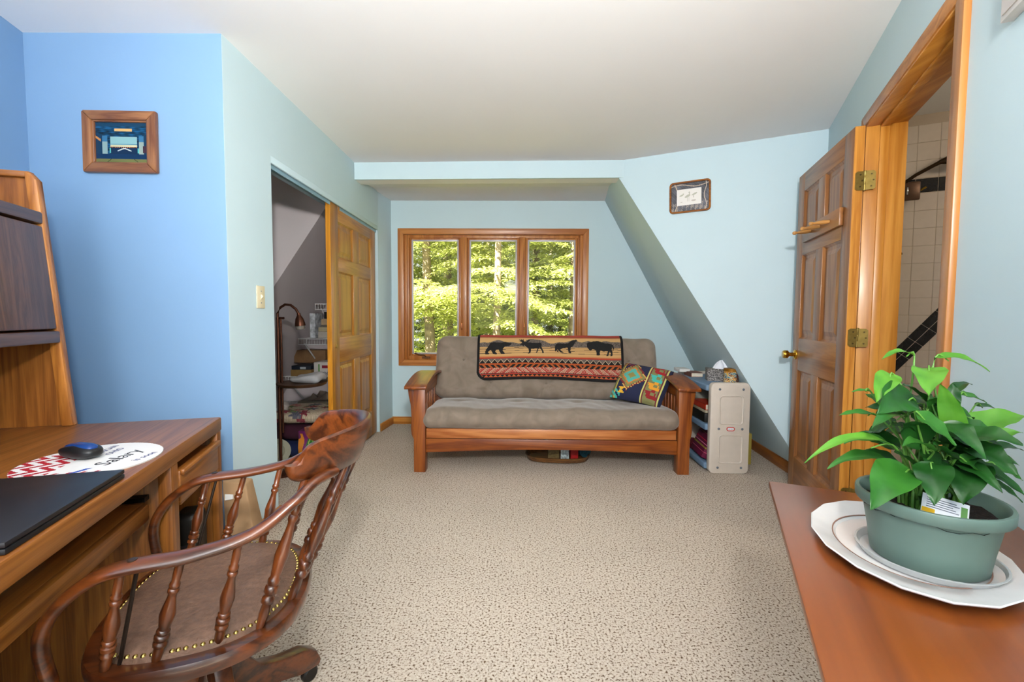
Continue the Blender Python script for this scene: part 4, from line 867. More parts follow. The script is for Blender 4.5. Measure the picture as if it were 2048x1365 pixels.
for i in range(cnt):
    target = tot*i/cnt
    while pts[j][0] < target: j += 1
    q = nail if i == 0 else copy_part(nail, seat); q.location = (pts[j][1], pts[j][2], .4395)
def spindle(A_, B_, r=.0135, mt_=None, long=False):
    pr = [(0, .007), (.03, .009), (.10, .0105), (.16, .0095), (.17, .0135), (.20, .0135), (.21, .010), (.225, .010), (.235, .014), (.27, .014), (.28, .010), (.295, .0125), (.32, .0125), (.33, .0095), (.36, .011), (.47, .0148), (.54, .0125), (.63, .0085), (.68, .0075), (.70, .0105), (.725, .0105), (.735, .0075), (.755, .010), (.78, .010), (.79, .0075), (.88, .0085), (1, .0075)]
    return MB().lathe(A_, B_, [(t, q*r/.0135) for t, q in pr], 12).build('spindle', WN, ch, smooth=True, ang=60)
# crest
def crest_pt(s, h):     # s in -1..1 along, h in -1..1 up
    x = .235+.15*(1-abs(s)**2.2); y = .195*s; zc = .812-.008*s*s; hh = (.060-.014*s*s)*(max(0, 1-abs(s)**26))**.5+.0012; return Vector((x+.018*h, y, zc+h*hh))
b = MB(); ns, nh = 64, 8; ring = []
for i in range(ns+1):
    s = math.sin(math.pi*(-.5+i/ns))
    d = (crest_pt(min(1, s+.02), 0)-crest_pt(max(-1, s-.02), 0)); nrm = Vector((d.y, -d.x, 0)).normalized()
    prof2 = [(-1, 0), (-.9, .009), (-.5, .012), (0, .0125), (.5, .012), (.9, .009), (1, 0), (.9, -.009), (.5, -.012), (0, -.0125), (-.5, -.012), (-.9, -.009)]
    ring.append([crest_pt(s, h)+nrm*w for h, w in prof2])
m_ = 12; b.add([p_ for r_ in ring for p_ in r_], [(i*m_+k, i*m_+(k+1) % m_, (i+1)*m_+(k+1) % m_, (i+1)*m_+k) for i in range(ns) for k in range(m_)]+[tuple(range(m_)), tuple(range(ns*m_, (ns+1)*m_))[::-1]])
b.build('crest_rail', walnut('y'), ch, smooth=True, ang=60)
def smoothpath(P_, n=6):
    P_ = [Vector(q) for q in P_]; out = []
    for i in range(len(P_)-1):
        p0, p1, p2, p3 = P_[max(i-1, 0)], P_[i], P_[i+1], P_[min(i+2, len(P_)-1)]
        for k in range(n):
            t = k/n; out.append(.5*((2*p1)+(p2-p0)*t+(2*p0-5*p1+4*p2-p3)*t*t+(3*p1-p0-3*p2+p3)*t**3))
    return out+[P_[-1]]
for sy in (-1, 1):
    P_ = [(.320, .14*sy, .765), (.280, .180*sy, .757), (.237, .218*sy, .725), (.16, .250*sy, .678), (.05, .262*sy, .655), (-.05, .262*sy, .649), (-.11, .261*sy, .635), (-.165, .258*sy, .595), (-.197, .252*sy, .55), (-.207, .248*sy, .50), (-.197, .243*sy, .423)]
    sp = smoothpath(P_, 6); m = len(sp); rx = [.016+.012*math.exp(-((i/m-.5)/.2)**2) for i in range(m)]
    MB().sweep(sp, .0125, rx, n=12, up=(0, 1, 0)).build('arm', WX, ch, smooth=True, ang=70)
    q = Vector((-.05, .262*sy, .660)); MB().lathe(q, q+Vector((0, 0, .004)), [(0, .009), (.7, .009), (1, .006), (1, 0)], 12).build('plug', mat('plug', '#2a1a12', .4), ch, smooth=True)
    for (xa, xb) in ((-.115, -.072), (-.028, .031), (.08, .134)):
        ya = .236*sy if xa < .05 else .218*sy; yb = (.260 if xb < .1 else .253)*sy; zb = .640 if xb < .0 else .65 if xb < .1 else .667
        spindle((xa, ya, .426), (xb, yb, zb-.004))
    MB().sweep([(-.095, .226*sy, .423), (-.045, .256*sy, .64)], .004, n=8).build('tie_rod', mat('rod', '#2b211b', .4, .6), ch, smooth=True)
for k, y in enumerate((-.19, -.095, 0, .095, .19)):
    xs = .236-1.9*y*y; s_ = y*.9/.195; top = crest_pt(s_, -.75); spindle((xs-.012, y*1.0, .426), (top.x, top.y, top.z+.004), .0145)
# swivel base
MB().lathe((0, 0, .10), (0, 0, .25), [(0, .03), (.2, .045), (.8, .045), (1, .035), (1, 0)], 16).build('hub', WN, ch, smooth=True)
MB().sweep([(0, 0, .24), (0, 0, .385)], .022, n=14).build('column', mat('grey_metal', '#8f897f', .4, .6), ch, smooth=True)
MB().box(-.11, .11, -.10, .10, .368, .389).build('swivel_plate', mat('dark_iron', '#1b1816', .5, .6), ch, bevel=.003)
MB().lathe((.03, -.06, .33), (.03, -.10, .33), [(0, .012), (.5, .012), (.55, .024), (.9, .024), (1, .016), (1, .006), (1.1, .006), (1.1, 0)], 18).build('tension_knob', mat('bone_plastic', '#958b80', .5), ch, smooth=True)
for k in range(4):
    a = R(-52+90*k); d = Vector((math.cos(a), math.sin(a), 0)); p_ = Vector((-d.y, d.x, 0))
    pr = [(.02, .30), (.06, .295), (.085, .22), (.12, .165), (.18, .14), (.25, .125), (.29, .10), (.305, .065), (.30, .045), (.24, .05), (.17, .075), (.09, .10), (.02, .10)]
    MB().prism(pr, -.022, .022, lambda r_, z_, h: tuple(d*r_+p_*h+Vector((0, 0, z_)))).build('leg', WX, ch, bevel=.008)
    q = d*.275; MB().lathe(q+p_*-.012+Vector((0, 0, .025)), q+p_*.012+Vector((0, 0, .025)), [(0, 0), (.01, .02), (.2, .025), (.8, .025), (.99, .02), (1, 0)], 14).build('caster', mat('caster', '#18130f', .5), ch, smooth=True)
# ------------------------------------------------------------------ table in the foreground
TZ = .70
tb2 = thing('side_table', 'reddish wooden table with a moulded top edge under the potted plant', 'table', (.711, 1.234, 0), math.atan2(-.4198, .9076))
TWd, TLn = .47, 1.02
MB().box(0, TWd, -TLn, 0, TZ-.016, TZ).build('top', maple('y'), tb2, bevel=.004)
MB().box(.006, TWd-.004, -TLn+.006, -.006, TZ-.026, TZ-.016).build('moulding', maple('y'), tb2, bevel=.003)
MB().box(.014, TWd-.008, -TLn+.014, -.014, TZ-.042, TZ-.026).build('moulding', maple('y'), tb2, bevel=.005)
DK = wood('table_frame', '#4a2410', '#74411e', 'z', 5)
MB().box(.19, .21, -TLn+.10, -.10, TZ-.115, TZ-.042).box(TWd-.07, TWd-.05, -TLn+.10, -.10, TZ-.115, TZ-.042).box(.21, TWd-.07, -.12, -.10, TZ-.115, TZ-.042).box(.21, TWd-.07, -TLn+.10, -TLn+.12, TZ-.115, TZ-.042).build('apron', DK, tb2, bevel=.002)
for x in (.20, TWd-.065):
    for y in (-TLn+.115, -.115): MB().lathe((x, y, TZ-.043), (x, y, 0), [(0, .026), (.18, .026), (.2, .02), (.24, .027), (.3, .02), (.9, .014), (.95, .018), (1, .014), (1, 0)], 14).build('leg', DK, tb2, smooth=True)
# platter
def superell(a, b, k, n, facet): 
    t = 2*math.pi*k/n; return a*math.cos(t), b*math.sin(t)
plr = math.atan2(.9076, .4198)
plt = thing('serving_platter', 'white faceted oval platter with a thin line under the plant pot', 'platter', (.757, .852, TZ+.0005), plr)
CER = mat('white_ceramic', '#dcd9d6', .15, coat=.4)
def platter_ring(a, b, z, facet=0):
    pts = []; n = 64
    for k in range(n):
        t = 2*math.pi*k/n
        if facet:
            seg = 2*math.pi/16; q = (t % seg)-seg/2; f_ = 1-facet*(1-math.cos(seg/2)/math.cos(q))-facet*.0
            f_ = (1-facet)+facet*math.cos(seg/2)/math.cos(q)
        else: f_ = 1
        pts.append((a*f_*math.cos(t), b*f_*math.sin(t), z))
    return pts
def rings_obj(name, rings, mt_, par, caps=True, sm=True, ang=40):
    n = len(rings[0]); b = MB().add([p_ for r_ in rings for p_ in r_], [(j*n+k, j*n+(k+1) % n, j*n+n+(k+1) % n, j*n+n+k) for j in range(len(rings)-1) for k in range(n)]+([tuple(range(n))[::-1], tuple(range((len(rings)-1)*n, len(rings)*n))] if caps else []))
    return b.build(name, mt_, par, smooth=sm, ang=ang)
rings_obj('dish', [platter_ring(.105, .085, .0), platter_ring(.115, .092, .001), platter_ring(.205, .150, .017, 1), platter_ring(.207, .152, .0195, 1), platter_ring(.205, .150, .021, 1), platter_ring(.140, .112, .0105, .3), platter_ring(.134, .107, .0070), platter_ring(.10, .08, .006)], CER, plt, ang=25)
rings_obj('gilt_line', [platter_ring(.142, .1135, .0118), platter_ring(.142, .1135, .0128), platter_ring(.1395, .1115, .0122), platter_ring(.1395, .1115, .0112)], mat('brown_line', '#8f6a5a', .4), plt, caps=False)
PX, PY = .765, .815; PB = TZ+.0105
def circ(r, z, n=48): return [(r*math.cos(2*math.pi*k/n), r*math.sin(2*math.pi*k/n), z) for k in range(n)]
sc = thing('drip_saucer', 'clear plastic drip saucer between the pot and the platter', 'saucer', (PX, PY, TZ+.0075), 0)
SCM = mat('clear_plastic', '#e6e6e4', .2, trans=.55, ior=1.4)
rings_obj('saucer', [circ(.092, 0), circ(.099, .002), circ(.1045, .013), circ(.1065, .0135), circ(.1065, .0145), circ(.103, .0145), circ(.0975, .0035), circ(.08, .0025)], SCM, sc)
pot = thing('plant_pot', 'grey-green plastic flower pot with a rolled rim', 'pot', (PX, PY, PB), 0)
PH = .118
POTM = mat('green_pot_plastic', '#62786d', .45, var=.10, scale=9)
rings_obj('pot_wall', [circ(.080, 0), circ(.083, .003), circ(.088, .04), circ(.097, PH-.025), circ(.0975, PH-.022), circ(.107, PH-.021), circ(.109, PH-.018), circ(.1095, PH-.003), circ(.108, PH), circ(.103, PH), circ(.100, PH-.004), circ(.092, PH-.05), circ(.09, PH-.06)], POTM, pot, ang=50)
rsn = np.random.RandomState(4)
b = MB(); b.grid(36, 8, lambda u, v: (.098*(1-v)*math.cos(u*6.2832), .098*(1-v)*math.sin(u*6.2832), PH-.026+rsn.uniform(-.004, .004)), wrap=True)
b.build('soil', mat('soil', '#1c130d', .95, var=.5, scale=150, bump=1), pot)
tg = thing('plant_tag', 'white plant care tag stuck in the pot soil', 'tag', (.738, .758, PB+PH-.01), R(-42))
tg.rotation_euler = (R(-52), R(8), R(-40))
MB().box(-.030, .030, -.0008, .0008, -.012, .030).build('card', mat('tag_white', '#e2e2e6', .5), tg)
for k in range(5): MB().box(-.024, .018-.004*(k % 3), -.0012, -.0008, .004+.0045*k, .0055+.0045*k).build('print_line', mat('tag_ink', '#6b6f78', .6), tg)
MB().box(-.029, -.012, -.0012, -.0008, -.008, .001).build('yellow_print', mat('tag_yellow', '#d8a81e', .5), tg); MB().box(.020, .028, -.0012, -.0008, .0, .022).build('green_print', mat('tag_green', '#5d8a4a', .5), tg)
# peace lily
LEAVES = [(0.763,0.860,1.080, 0.685,0.840,1.073, 0.013),(0.784,0.840,1.078, 0.866,0.820,1.054, 0.018),(0.775,0.840,1.058, 0.720,0.780,1.017, 0.042),(0.710,0.840,1.045, 0.646,0.800,1.001, 0.032),(0.683,0.860,1.011, 0.647,0.860,1.009, 0.007),(0.733,0.820,1.002, 0.635,0.780,0.985, 0.051),(0.691,0.850,0.966, 0.617,0.850,0.966, 0.014),(0.700,0.800,0.975, 0.609,0.760,0.963, 0.022),(0.679,0.800,0.925, 0.511,0.780,0.905, 0.018),(0.717,0.840,0.907, 0.622,0.840,0.923, 0.026),(0.715,0.840,0.878, 0.593,0.840,0.875, 0.025),(0.695,0.780,0.887, 0.590,0.730,0.836, 0.054),(0.723,0.770,0.903, 0.685,0.720,0.848, 0.044),(0.795,0.780,0.900, 0.732,0.720,0.850, 0.056),(0.757,0.760,0.915, 0.799,0.740,0.888, 0.027),(0.893,0.840,0.881, 0.939,0.820,0.854, 0.026),(0.809,0.800,0.912, 0.865,0.760,0.958, 0.028),(0.815,0.820,0.925, 0.919,0.800,0.977, 0.048),(0.899,0.860,0.894, 0.987,0.860,0.895, 0.022),(0.895,0.900,0.999, 0.948,0.900,0.982, 0.021),(0.945,0.920,0.973, 1.02,0.930,0.953, 0.017),(0.800,0.800,0.926, 0.758,0.800,1.035, 0.030),(0.861,0.880,0.967, 0.879,0.900,1.021, 0.020),(0.793,0.860,0.990, 0.726,0.840,1.027, 0.023),(0.823,0.840,0.952, 0.758,0.820,1.003, 0.042),(0.698,0.780,0.988, 0.743,0.750,0.938, 0.028),(0.789,0.860,0.981, 0.723,0.880,1.001, 0.027),(0.738,0.800,0.921, 0.680,0.780,0.968, 0.042),(0.726,0.770,0.921, 0.645,0.740,0.940, 0.023),(0.761,0.770,0.908, 0.705,0.750,0.941, 0.027),(0.729,0.800,0.882, 0.666,0.780,0.917, 0.028),(0.855,0.800,0.862, 0.896,0.780,0.829, 0.015),(0.782,0.900,0.856, 0.728,0.930,0.877, 0.024),(0.839,0.880,0.923, 0.948,0.920,0.934, 0.037),(0.889,0.920,0.985, 0.978,0.960,1.010, 0.019),(0.798,0.900,0.927, 0.781,0.940,0.912, 0.038),(0.888,0.880,0.923, 0.964,0.900,0.908, 0.031)]
_rl = np.random.RandomState(21)
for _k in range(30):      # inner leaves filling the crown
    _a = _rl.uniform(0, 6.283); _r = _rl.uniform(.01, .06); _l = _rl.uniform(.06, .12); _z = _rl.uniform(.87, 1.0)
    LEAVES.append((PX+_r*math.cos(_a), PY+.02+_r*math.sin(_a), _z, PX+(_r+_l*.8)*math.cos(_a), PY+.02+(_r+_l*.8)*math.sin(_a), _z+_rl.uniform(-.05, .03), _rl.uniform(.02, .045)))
plant = thing('peace_lily', 'leafy green peace lily growing in the grey-green pot', 'plant', (PX, PY, PB+PH-.026), 0)
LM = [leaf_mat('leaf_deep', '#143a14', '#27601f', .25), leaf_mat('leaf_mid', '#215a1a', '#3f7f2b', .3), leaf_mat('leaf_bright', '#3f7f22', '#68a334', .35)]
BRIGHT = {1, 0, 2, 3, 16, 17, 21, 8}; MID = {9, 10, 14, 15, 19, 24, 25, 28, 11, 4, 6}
rsl = np.random.RandomState(7); root = Vector((PX, PY, PB+PH-.026)); CAMV = Vector((0, 0, CAM_H))
STEM = mat('stem_green', '#5a8a34', .5)
for li, (x0, y0, z0, x1, y1, z1, w) in enumerate(LEAVES):
    a = Vector((x0, y0, z0))-root; t_ = Vector((x1, y1, z1))-root; d = t_-a; Ln = d.length
    flat = Vector((0, 0, 1)); view = (-root-a).normalized() if False else (CAMV-root-a).normalized()
    facing = .35 if li not in (2, 3, 11, 12, 13, 5, 24, 27, 21) else .95
    nrm = (flat*(1-facing)+view*facing); nrm = (nrm-d.normalized()*nrm.dot(d.normalized())).normalized(); side = d.normalized().cross(nrm).normalized()
    droop = (.10 if Ln < .08 else .16)*Ln*(1 if abs(d.z) < .9*Ln else .3); nu, nv = 14, 6; vs = []
    for i in range(nu+1):
        u = i/nu; wd = w*.62*(math.sin(math.pi*min(1, u**.72))**.85)*(1-.12*u)+.0004; sag = droop*(4*u*(1-u))-(.02*u*u if li in (8, 9, 10) else 0)*.4
        c = a+d*u+Vector((0, 0, sag))
        for j in range(nv+1):
            q = j/nv*2-1; rip = .06*w*math.sin(u*16+li+q*2)*abs(q); vs.append(c+side*(wd*q)+nrm*(-.22*wd*(1-abs(q))*1.0+.10*wd*q*q+rip))
    fs = [(i*(nv+1)+j, i*(nv+1)+j+1, (i+1)*(nv+1)+j+1, (i+1)*(nv+1)+j) for i in range(nu) for j in range(nv)]
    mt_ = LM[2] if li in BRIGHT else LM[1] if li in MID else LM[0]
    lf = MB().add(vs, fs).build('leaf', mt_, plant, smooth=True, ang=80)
    # petiole from the soil to the leaf base
    s0 = Vector((rsl.uniform(-.035, .035), rsl.uniform(-.035, .035), 0)); mid_ = s0*.6+a*.45+Vector((0, 0, abs(a.z)*.18))
    pth = smoothpath([s0, s0*.8+mid_*.3+Vector((0, 0, .01)), mid_, a, a+d*.25], 4); MB().sweep(pth, [.0028-.0018*k/len(pth) for k in range(len(pth))], n=6).build('petiole', STEM, lf, smooth=True)

# ------------------------------------------------------------------ pictures, switch, wall panel
def garage(u, v):
    X = u; Y = 1-v; c = np.tile(hx('#12486e'), (len(u), 1)); n = vnoise(u*5, v*5, 3)
    c *= (.75+.35*np.clip(n, -1, 1))[:, None]
    def s(m, h): c[m] = hx(h)
    s((Y < .1), '#153a55'); s((Y > .155) & (Y < .22) & (X > .36) & (X < .70), '#d0a767'); s((np.abs(X-.53) > .36) & (Y > .3), '#10304a')
    s((Y > .33) & (Y < .78) & (X > .13) & (X < .23), '#7f9a9a'); s((Y > .33) & (Y < .78) & (X > .83) & (X < .92), '#8c9c94'); s((Y > .33) & (Y < .48) & (((X > .13) & (X < .23)) | ((X > .83) & (X < .92))), '#33688c')
    s((Y > .35) & (Y < .63) & (X > .28) & (X < .79), '#7fa9ac'); s((Y > .53) & (Y < .545) & (X > .28) & (X < .79), '#3c6a80'); s((Y > .55) & (Y < .60) & (X > .28) & (X < .79), '#bcb693')
    s((Y > .60) & (Y < .625) & (X > .27) & (X < .80), '#0f1a2a'); s((Y > .60) & (Y < .625) & (X > .27) & (X < .80) & ((X*50 % 2) < 1), '#c27a3c')
    s((Y > .625) & (Y < .82) & (X > .27) & (X < .81), '#0c2440'); s((np.abs(Y-.675-.03*np.sin(X*20)) < .012) & (X > .42) & (X < .68), '#c6cdcc'); s((Y > .63) & (Y < .76) & (((X > .26) & (X < .295)) | ((X > .80) & (X < .825))), '#4fa7a2')
    s((Y > .78) & (Y < .90), '#0b2a4c'); s((Y > .90), '#66683a'); s((Y > .90) & (np.abs(X-.25+(Y-.95)*1.0) < .01), '#33341c'); s((Y > .90) & (np.abs(X-.78-(Y-.95)*1.0) < .01), '#33341c')
    s((np.abs(Y-.36-(X-.0)*.9) < .03) & (X < .10), '#c0834a'); s((X > .90) & (Y > .58) & (Y < .75), '#3c2430'); return np.clip(c, 0, 1)
pa = thing('framed_photo', 'oak-framed blue photo of a garage bay on the blue wall', 'picture', (-1.762, 2.0995, 1.919), 0); pa.rotation_euler = (0, R(.7), 0)
def frame4(par, W_, H_, fw, th, mtx, mtz, bev=.006, r=0):
    for pts, mt_ in (([(-W_/2, H_/2), (W_/2, H_/2), (W_/2-fw, H_/2-fw), (-W_/2+fw, H_/2-fw)], mtx), ([(-W_/2, -H_/2), (W_/2, -H_/2), (W_/2-fw, -H_/2+fw), (-W_/2+fw, -H_/2+fw)], mtx),
                     ([(-W_/2, -H_/2), (-W_/2+fw, -H_/2+fw), (-W_/2+fw, H_/2-fw), (-W_/2, H_/2)], mtz), ([(W_/2, -H_/2), (W_/2-fw, -H_/2+fw), (W_/2-fw, H_/2-fw), (W_/2, H_/2)], mtz)):
        MB().prism(pts, -th, 0, lambda a, b, h: (a, h, b)).build('frame_side', mt_, par, bevel=bev)
frame4(pa, .330, .272, .042, .024, oakframe('x'), oakframe('z'))
frame4(pa, .254, .196, .010, .016, oakframe('x'), oakframe('z'), .003)
print_grid('photo', 110, 90, lambda u, v: np.stack([-.118+.236*u, -.006+0*u, -.09+.18*v], 1), garage, attr_mat('photo_print', .2, 0), pa, smooth=False)
def birds(u, v):
    c = np.tile(hx('#5f6068'), (len(u), 1)); n = vnoise(u*4, v*4, 6); c *= (.85+.2*n)[:, None]
    g = (v < .30) & (vnoise(u*8, v*5, 2) > .2); c[g] = hx('#8d8580'); vein = np.abs(u-.10-.10*np.sin(v*3.2)) < .012; c[vein] = hx('#c7b29a'); vein = np.abs(v-.90-.05*np.sin(u*7)) < .014; c[vein] = hx('#b9a795'); vein = np.abs(u-.90-.03*np.sin(v*9)) < .01; c[vein] = hx('#c2b3a4')
    p_ = (u > .15) & (u < .80) & (v > .22) & (v < .78); c[p_] = hx('#e4e0da'); 
    def el(a, b, x, y, r): ca_, sa_ = math.cos(r), math.sin(r); X = (u-x)*ca_+(v-y)*sa_; Y = -(u-x)*sa_+(v-y)*ca_; return (X/a)**2+(Y/b)**2 < 1
    for q in (el(.085, .04, .44, .53, .6), el(.02, .03, .485, .655, 0), el(.015, .07, .485, .60, 0), el(.06, .028, .28, .57, .5), el(.02, .02, .325, .62, 0), el(.085, .03, .62, .58, .55)): c[q] = hx('#b3b2a2')
    c[(np.abs(u-.43) < .006) & (v > .34) & (v < .5)] = hx('#b0aca0'); c[(np.abs(u-.475) < .006) & (v > .34) & (v < .5)] = hx('#b0aca0'); c[(np.abs(u-.60) < .006) & (v > .45) & (v < .55)] = hx('#b0aca0'); c[el(.06, .03, .60, .36, 0)] = hx('#b9b0a8'); c[el(.03, .015, .28, .33, .3)] = hx('#bdb5ac'); return np.clip(c, 0, 1)
_c = fnC(.53, -.001, 2.0535)
pb2 = thing('framed_print', 'small framed print of wading birds with a dark mat on the dormer wall', 'picture', _c, math.atan2(3.085-3.718, 2.09-.86)); pb2.rotation_euler[1] = R(-1.2)
fp = []; Wp, Hp, rp_ = .278, .220, .022
for cx, cz, a0 in ((Wp/2-rp_, -Hp/2+rp_, -90), (Wp/2-rp_, Hp/2-rp_, 0), (-Wp/2+rp_, Hp/2-rp_, 90), (-Wp/2+rp_, -Hp/2+rp_, 180)):
    for i in range(6): a = R(a0+18*i); fp.append((cx+rp_*math.cos(a), -.009, cz+rp_*math.sin(a)))
n = len(fp); rr_ = .0075; vs = []; fs = []
for k in range(n):
    p_ = Vector(fp[k]); nx = Vector(fp[(k+1) % n])-Vector(fp[k-1]); nx.normalize(); o_ = Vector((nx.z, 0, -nx.x))
    for q in range(8): a = 2*math.pi*q/8; vs.append(p_+o_*rr_*math.cos(a)+Vector((0, 1, 0))*.009*math.sin(a))
fs = [(k*8+q, k*8+(q+1) % 8, ((k+1) % n)*8+(q+1) % 8, ((k+1) % n)*8+q) for k in range(n) for q in range(8)]
MB().add(vs, fs).build('frame', wood('print_frame', '#7a4413', '#a5641f', 'x', 12), pb2, smooth=True)
print_grid('print', 110, 88, lambda u, v: np.stack([-.134+.268*u, -.006+0*u, -.105+.21*v], 1), birds, attr_mat('photo_print'), pb2, smooth=False)
sw = thing('light_switch', 'cream light switch plate on the closet wall', 'light switch', (-1.3045, 2.362, 1.24), R(90))
IV = mat('ivory_plastic', '#dccfae', .4)
MB().box(-.037, .037, -.006, 0, -.058, .058).build('plate', IV, sw, bevel=.003); MB().hexa([(-.005, -.006, -.012), (.005, -.006, -.012), (.005, -.006, .012), (-.005, -.006, .012), (-.004, -.017, .002), (.004, -.017, .002), (.004, -.013, .010), (-.004, -.013, .010)]).build('toggle', IV, sw, bevel=.001)
for z_ in (-.03, .03): MB().lathe((0, -.006, z_), (0, -.008, z_), [(0, .0035), (.8, .003), (1, 0)], 8).build('screw', mat('grey_screw'), sw)
_c = fnR(2.175, -.001, 1.85)
cv = thing('wall_canvas', 'white-edged flat panel hanging high beside the bathroom door frame', 'wall panel', _c, math.atan2(.1-3.085, .71-2.09))
MB().box(0, .42, -.001, -.022, 0, .50).build('panel_face', mat('panel_grey', '#c2bcb8', .6), cv, bevel=.002) if False else None
# local x runs along the wall toward the camera, local -y... room side is outward-normal negative
MB().box(0, .42, -.024, 0, 0, .50).build('panel_body', mat('panel_white', '#dedad6', .6), cv, bevel=.002)
MB().box(.012, .408, -.027, -.024, .012, .488).build('panel_face', mat('panel_grey', '#b9b3ae', .6), cv)

# ------------------------------------------------------------------ shower fittings seen through the doorway
def tp_(u, w, z): p_ = TA+TT*u+TN*w; return (p_.x, p_.y, z)
BRC = mat('shower_bronze', '#4a3a2a', .18, .9)
sh = thing('hand_shower', 'bronze hand shower with square wall bracket on the white tiles', 'shower head')
MB().box(.36, .468, -.075, -.055, 1.872, 1.985, lambda u, w, z: tp_(u, w, z)).build('bracket', mat('bracket_brown', '#5a4436', .35, .5), sh, bevel=.008)
MB().box(.40, .408, -.08, -.075, 1.905, 1.95, lambda u, w, z: tp_(u, w, z)).build('bracket_slot', mat('chrome', '#c8c8c8', .1, 1), sh, bevel=.002)
MB().box(.40, .44, -.055, -.006, 1.90, 1.95, lambda u, w, z: tp_(u, w, z)).build('wall_mount', BRC, sh)
MB().sweep([tp_(.38, -.07, 1.975), tp_(.44, -.075, 2.02), tp_(.52, -.08, 2.065), tp_(.56, -.085, 2.085)], [.009, .010, .011, .013], n=12).build('handle', BRC, sh, smooth=True)
MB().lathe(tp_(.545, -.085, 2.08), tp_(.72, -.095, 2.11), [(0, .012), (.15, .02), (.35, .036), (.7, .045), (.95, .04), (1, .0)], 18).build('spray_face', BRC, sh, smooth=True)
MB().sweep([tp_(.47, -.06, 1.93), tp_(.495, -.07, 1.945)], .005, n=8).build('lever', mat('polished_brass'), sh, smooth=True)
sd = thing('shower_caddy', 'small wire soap caddy on the tiled wall', 'caddy')
b = MB()
for z_ in (1.655, 1.69): b.sweep([tp_(.34+.055*math.cos(2*math.pi*k/16)*1.0, -.05+.045*math.sin(2*math.pi*k/16), z_) for k in range(17)], .004, n=6)
b.build('ring', mat('chrome'), sd, smooth=True)
MB().lathe(tp_(.34, -.05, 1.62), tp_(.34, -.05, 1.75), [(0, 0), (.01, .03), (.6, .034), (.8, .02), (1, .012), (1, 0)], 14).build('bottle', mat('pale_bottle', '#b9ad92', .3), sd, smooth=True)
MB().sweep([tp_(.34, -.02, 1.65), tp_(.34, -.004, 1.65)], .005, n=6).build('wall_mount', mat('chrome'), sd)
fa = thing('shower_valve', 'small bronze lever tap on the tiled wall', 'tap')
MB().sweep([tp_(.36, -.004, 1.545), tp_(.36, -.05, 1.545), tp_(.40, -.055, 1.553)], .007, n=8).build('lever', BRC, fa, smooth=True)

# ------------------------------------------------------------------ woods outside the window
gr = MB().box(-40, 40, 5.4, 60, -3.3, -3.2).build('ground', mat('forest_floor', '#5d6a35', .95, var=.5, scale=2)); struct(gr)
BARK = mat('bark', '#8a7a62', .9, var=.35, scale=8, bump=1, bscale=25)
FOL = [leaf_mat('hemlock_lit_tone', '#8c9a42', '#d6d68c', .45), leaf_mat('hemlock_mid', '#5f702c', '#a3ab54', .4), leaf_mat('hemlock_shade_tone', '#343c20', '#666c38', .35)]  # same hemlock foliage, with sunlight and deep-woods shade put into its colours
def foliage_mesh(seed, n_br, zlo, zhi, rmax, size):
    rs = np.random.RandomState(seed); V = []; 
    for b_ in range(n_br):
        z = zlo+(zhi-zlo)*rs.rand(); az = rs.uniform(0, 6.283); L_ = rmax*(1-.55*(z-zlo)/(zhi-zlo))*rs.uniform(.55, 1.1); d = np.array([math.cos(az), math.sin(az)]); sd_ = np.array([-d[1], d[0]])
        nt_ = int(26*L_/1.6)+6; t = np.linspace(.12, 1, nt_); cx = t*L_; dz = .10*cx-.22*cx**2/L_*1.1
        for s in (-1, 1):
            tl = L_*.30*(1.15-t)*rs.uniform(.7, 1.25, nt_)+.05; ang = rs.uniform(.75, 1.25, nt_)
            for k in range(nt_):
                m = max(2, int(tl[k]/size*1.3)); q = np.linspace(.15, 1, m)
                px = cx[k]+np.cos(ang[k])*tl[k]*q; py = s*np.sin(ang[k])*tl[k]*q; pz = z+dz[k]-.22*tl[k]*q**1.5+rs.normal(0, .02, m)
                for j in range(m):
                    a2 = rs.uniform(-1.2, 1.2)+s*ang[k]; l = size*rs.uniform(.7, 1.4); w = l*.20
                    fx, fy = math.cos(a2), math.sin(a2); tz = rs.uniform(-.7, .25)*l
                    P = np.array([[px[j], py[j], pz[j]], [px[j]+fx*l*.5-fy*w, py[j]+fy*l*.5+fx*w, pz[j]+tz*.4], [px[j]+fx*l, py[j]+fy*l, pz[j]+tz], [px[j]+fx*l*.5+fy*w, py[j]+fy*l*.5-fx*w, pz[j]+tz*.4+.01]])
                    V.append(np.stack([P[:, 0]*d[0]+P[:, 1]*sd_[0], P[:, 0]*d[1]+P[:, 1]*sd_[1], P[:, 2]], 1))
    V = np.concatenate(V); me = bpy.data.meshes.new('foliage'); nq = len(V)//4
    me.from_pydata(V.tolist(), [], np.arange(nq*4).reshape(nq, 4).tolist()); return me
FM = [foliage_mesh(1, 110, 2.6, 9.5, 2.3, .10), foliage_mesh(2, 95, 4.3, 10, 2.5, .095), foliage_mesh(3, 50, .3, 3.1, 1.6, .09)]
FMS = {}
def fmesh(i, c):
    if (i, c) not in FMS: me = FM[i].copy(); me.materials.append(FOL[c]); FMS[(i, c)] = me
    return FMS[(i, c)]
rst = np.random.RandomState(11)
def tree(x, y, r, fi, fc, label, name='hemlock_tree', h=11, rz=None):
    t = thing(name, label, 'tree' if name != 'understory_shrub' else 'shrub', (x, y, -3.2), rst.uniform(0, 6.28) if rz is None else rz, 'woods outside the window')
    MB().sweep([(.04*math.sin(k*.9), .04*math.cos(k*1.3), h*k/9) for k in range(10)], [r*(1.25 if k == 0 else 1-.085*k) for k in range(10)], n=14).build('trunk', BARK, t, smooth=True)
    o = link('foliage', fmesh(fi, fc), t); o['kind'] = 'stuff'; return t
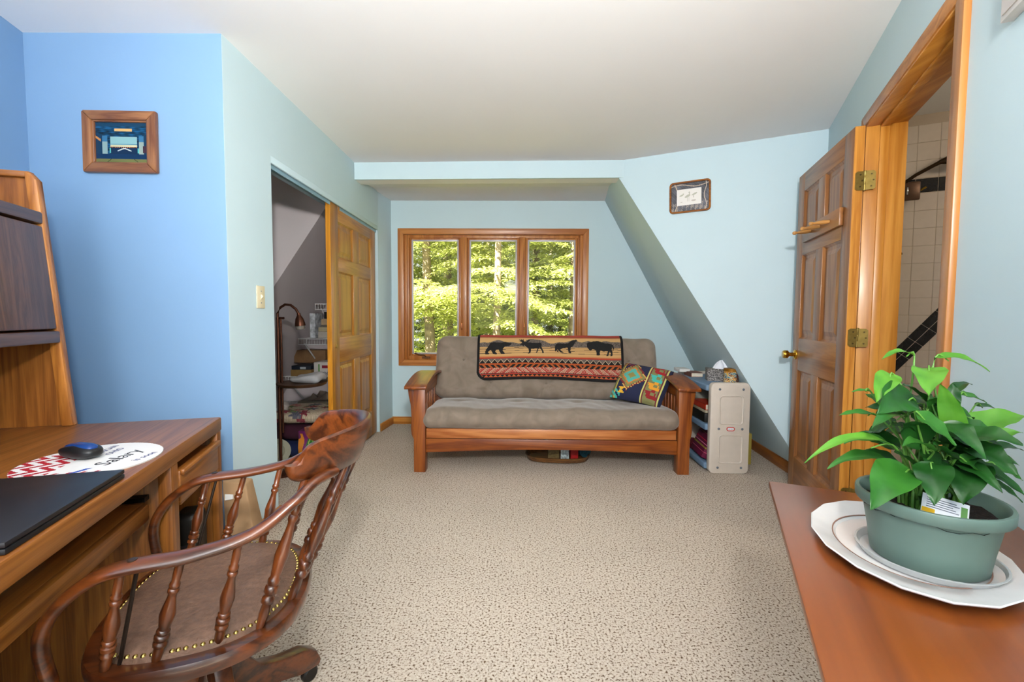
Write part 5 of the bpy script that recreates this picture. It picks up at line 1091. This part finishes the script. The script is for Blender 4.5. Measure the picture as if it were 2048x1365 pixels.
lab1 = 'sunlit conifer with drooping yellow-green sprays outside the window'; lab2 = 'olive green conifer standing behind the sunlit conifers'; lab3 = 'low sunlit yellow-green shrub growing close outside the window'
for (x, y, r, fi, fc) in ((-2.05, 11.2, .17, 1, 0), (-1.80, 13.2, .13, 1, 0), (-.35, 10.4, .12, 0, 0), (.62, 12.4, .14, 0, 0), (1.55, 11.6, .16, 1, 0), (-3.6, 11.0, .15, 0, 0), (3.2, 12.5, .15, 0, 0)): tree(x, y, r, fi, fc, lab1)
for (x, y, r, fi, fc) in ((-4.6, 17, .2, 0, 1), (-2.6, 18.5, .22, 0, 1), (-.9, 17.2, .2, 0, 1), (.9, 18.8, .2, 0, 1), (2.6, 17.4, .2, 0, 1), (4.6, 18.6, .2, 0, 1), (-6.6, 20, .2, 0, 1), (6.6, 20, .2, 0, 1), (-3.4, 23, .2, 0, 2), (-1.4, 24, .2, 0, 2), (.2, 22.5, .2, 0, 2), (2, 24, .2, 0, 2), (4, 23.5, .2, 0, 2), (-5.6, 24, .2, 0, 2), (6, 24.6, .2, 0, 2)): tree(x, y, r, fi, fc, lab2 if fc == 1 else 'dark conifer deep in the woods behind the olive green ones')
for (x, y, r, fi, fc) in ((-8, 29, .25, 0, 2), (-5, 30, .25, 0, 2), (-2.4, 29, .25, 0, 2), (-.4, 30, .25, 0, 2), (1.4, 29, .25, 0, 2), (3.4, 30, .25, 0, 2), (6, 29, .25, 0, 2), (9, 30, .25, 0, 2)): tree(x, y, r, fi, fc, 'tall broad dark conifer at the very back of the woods', h=12).scale = (1.4, 1.4, 1.3)
for (x, y, fc) in ((-3.0, 9.6, 0), (-1.2, 9.8, 0), (.4, 9.4, 1), (1.5, 9.7, 0), (2.9, 9.9, 1), (-2.2, 14.6, 1), (0.0, 14.4, 1), (2.0, 14.8, 1), (-3.8, 15, 2), (3.9, 15, 2), (-5, 19.5, 2), (-3.2, 20.5, 2), (-1.5, 19.8, 2), (.3, 20.4, 2), (2.1, 19.9, 2), (3.9, 20.5, 2)): tree(x, y, .04, 2, fc, (lab3, 'low olive shrub between the conifer trunks outside', 'low dark shrub in the shade between far trunks')[fc], 'understory_shrub', 3.0)
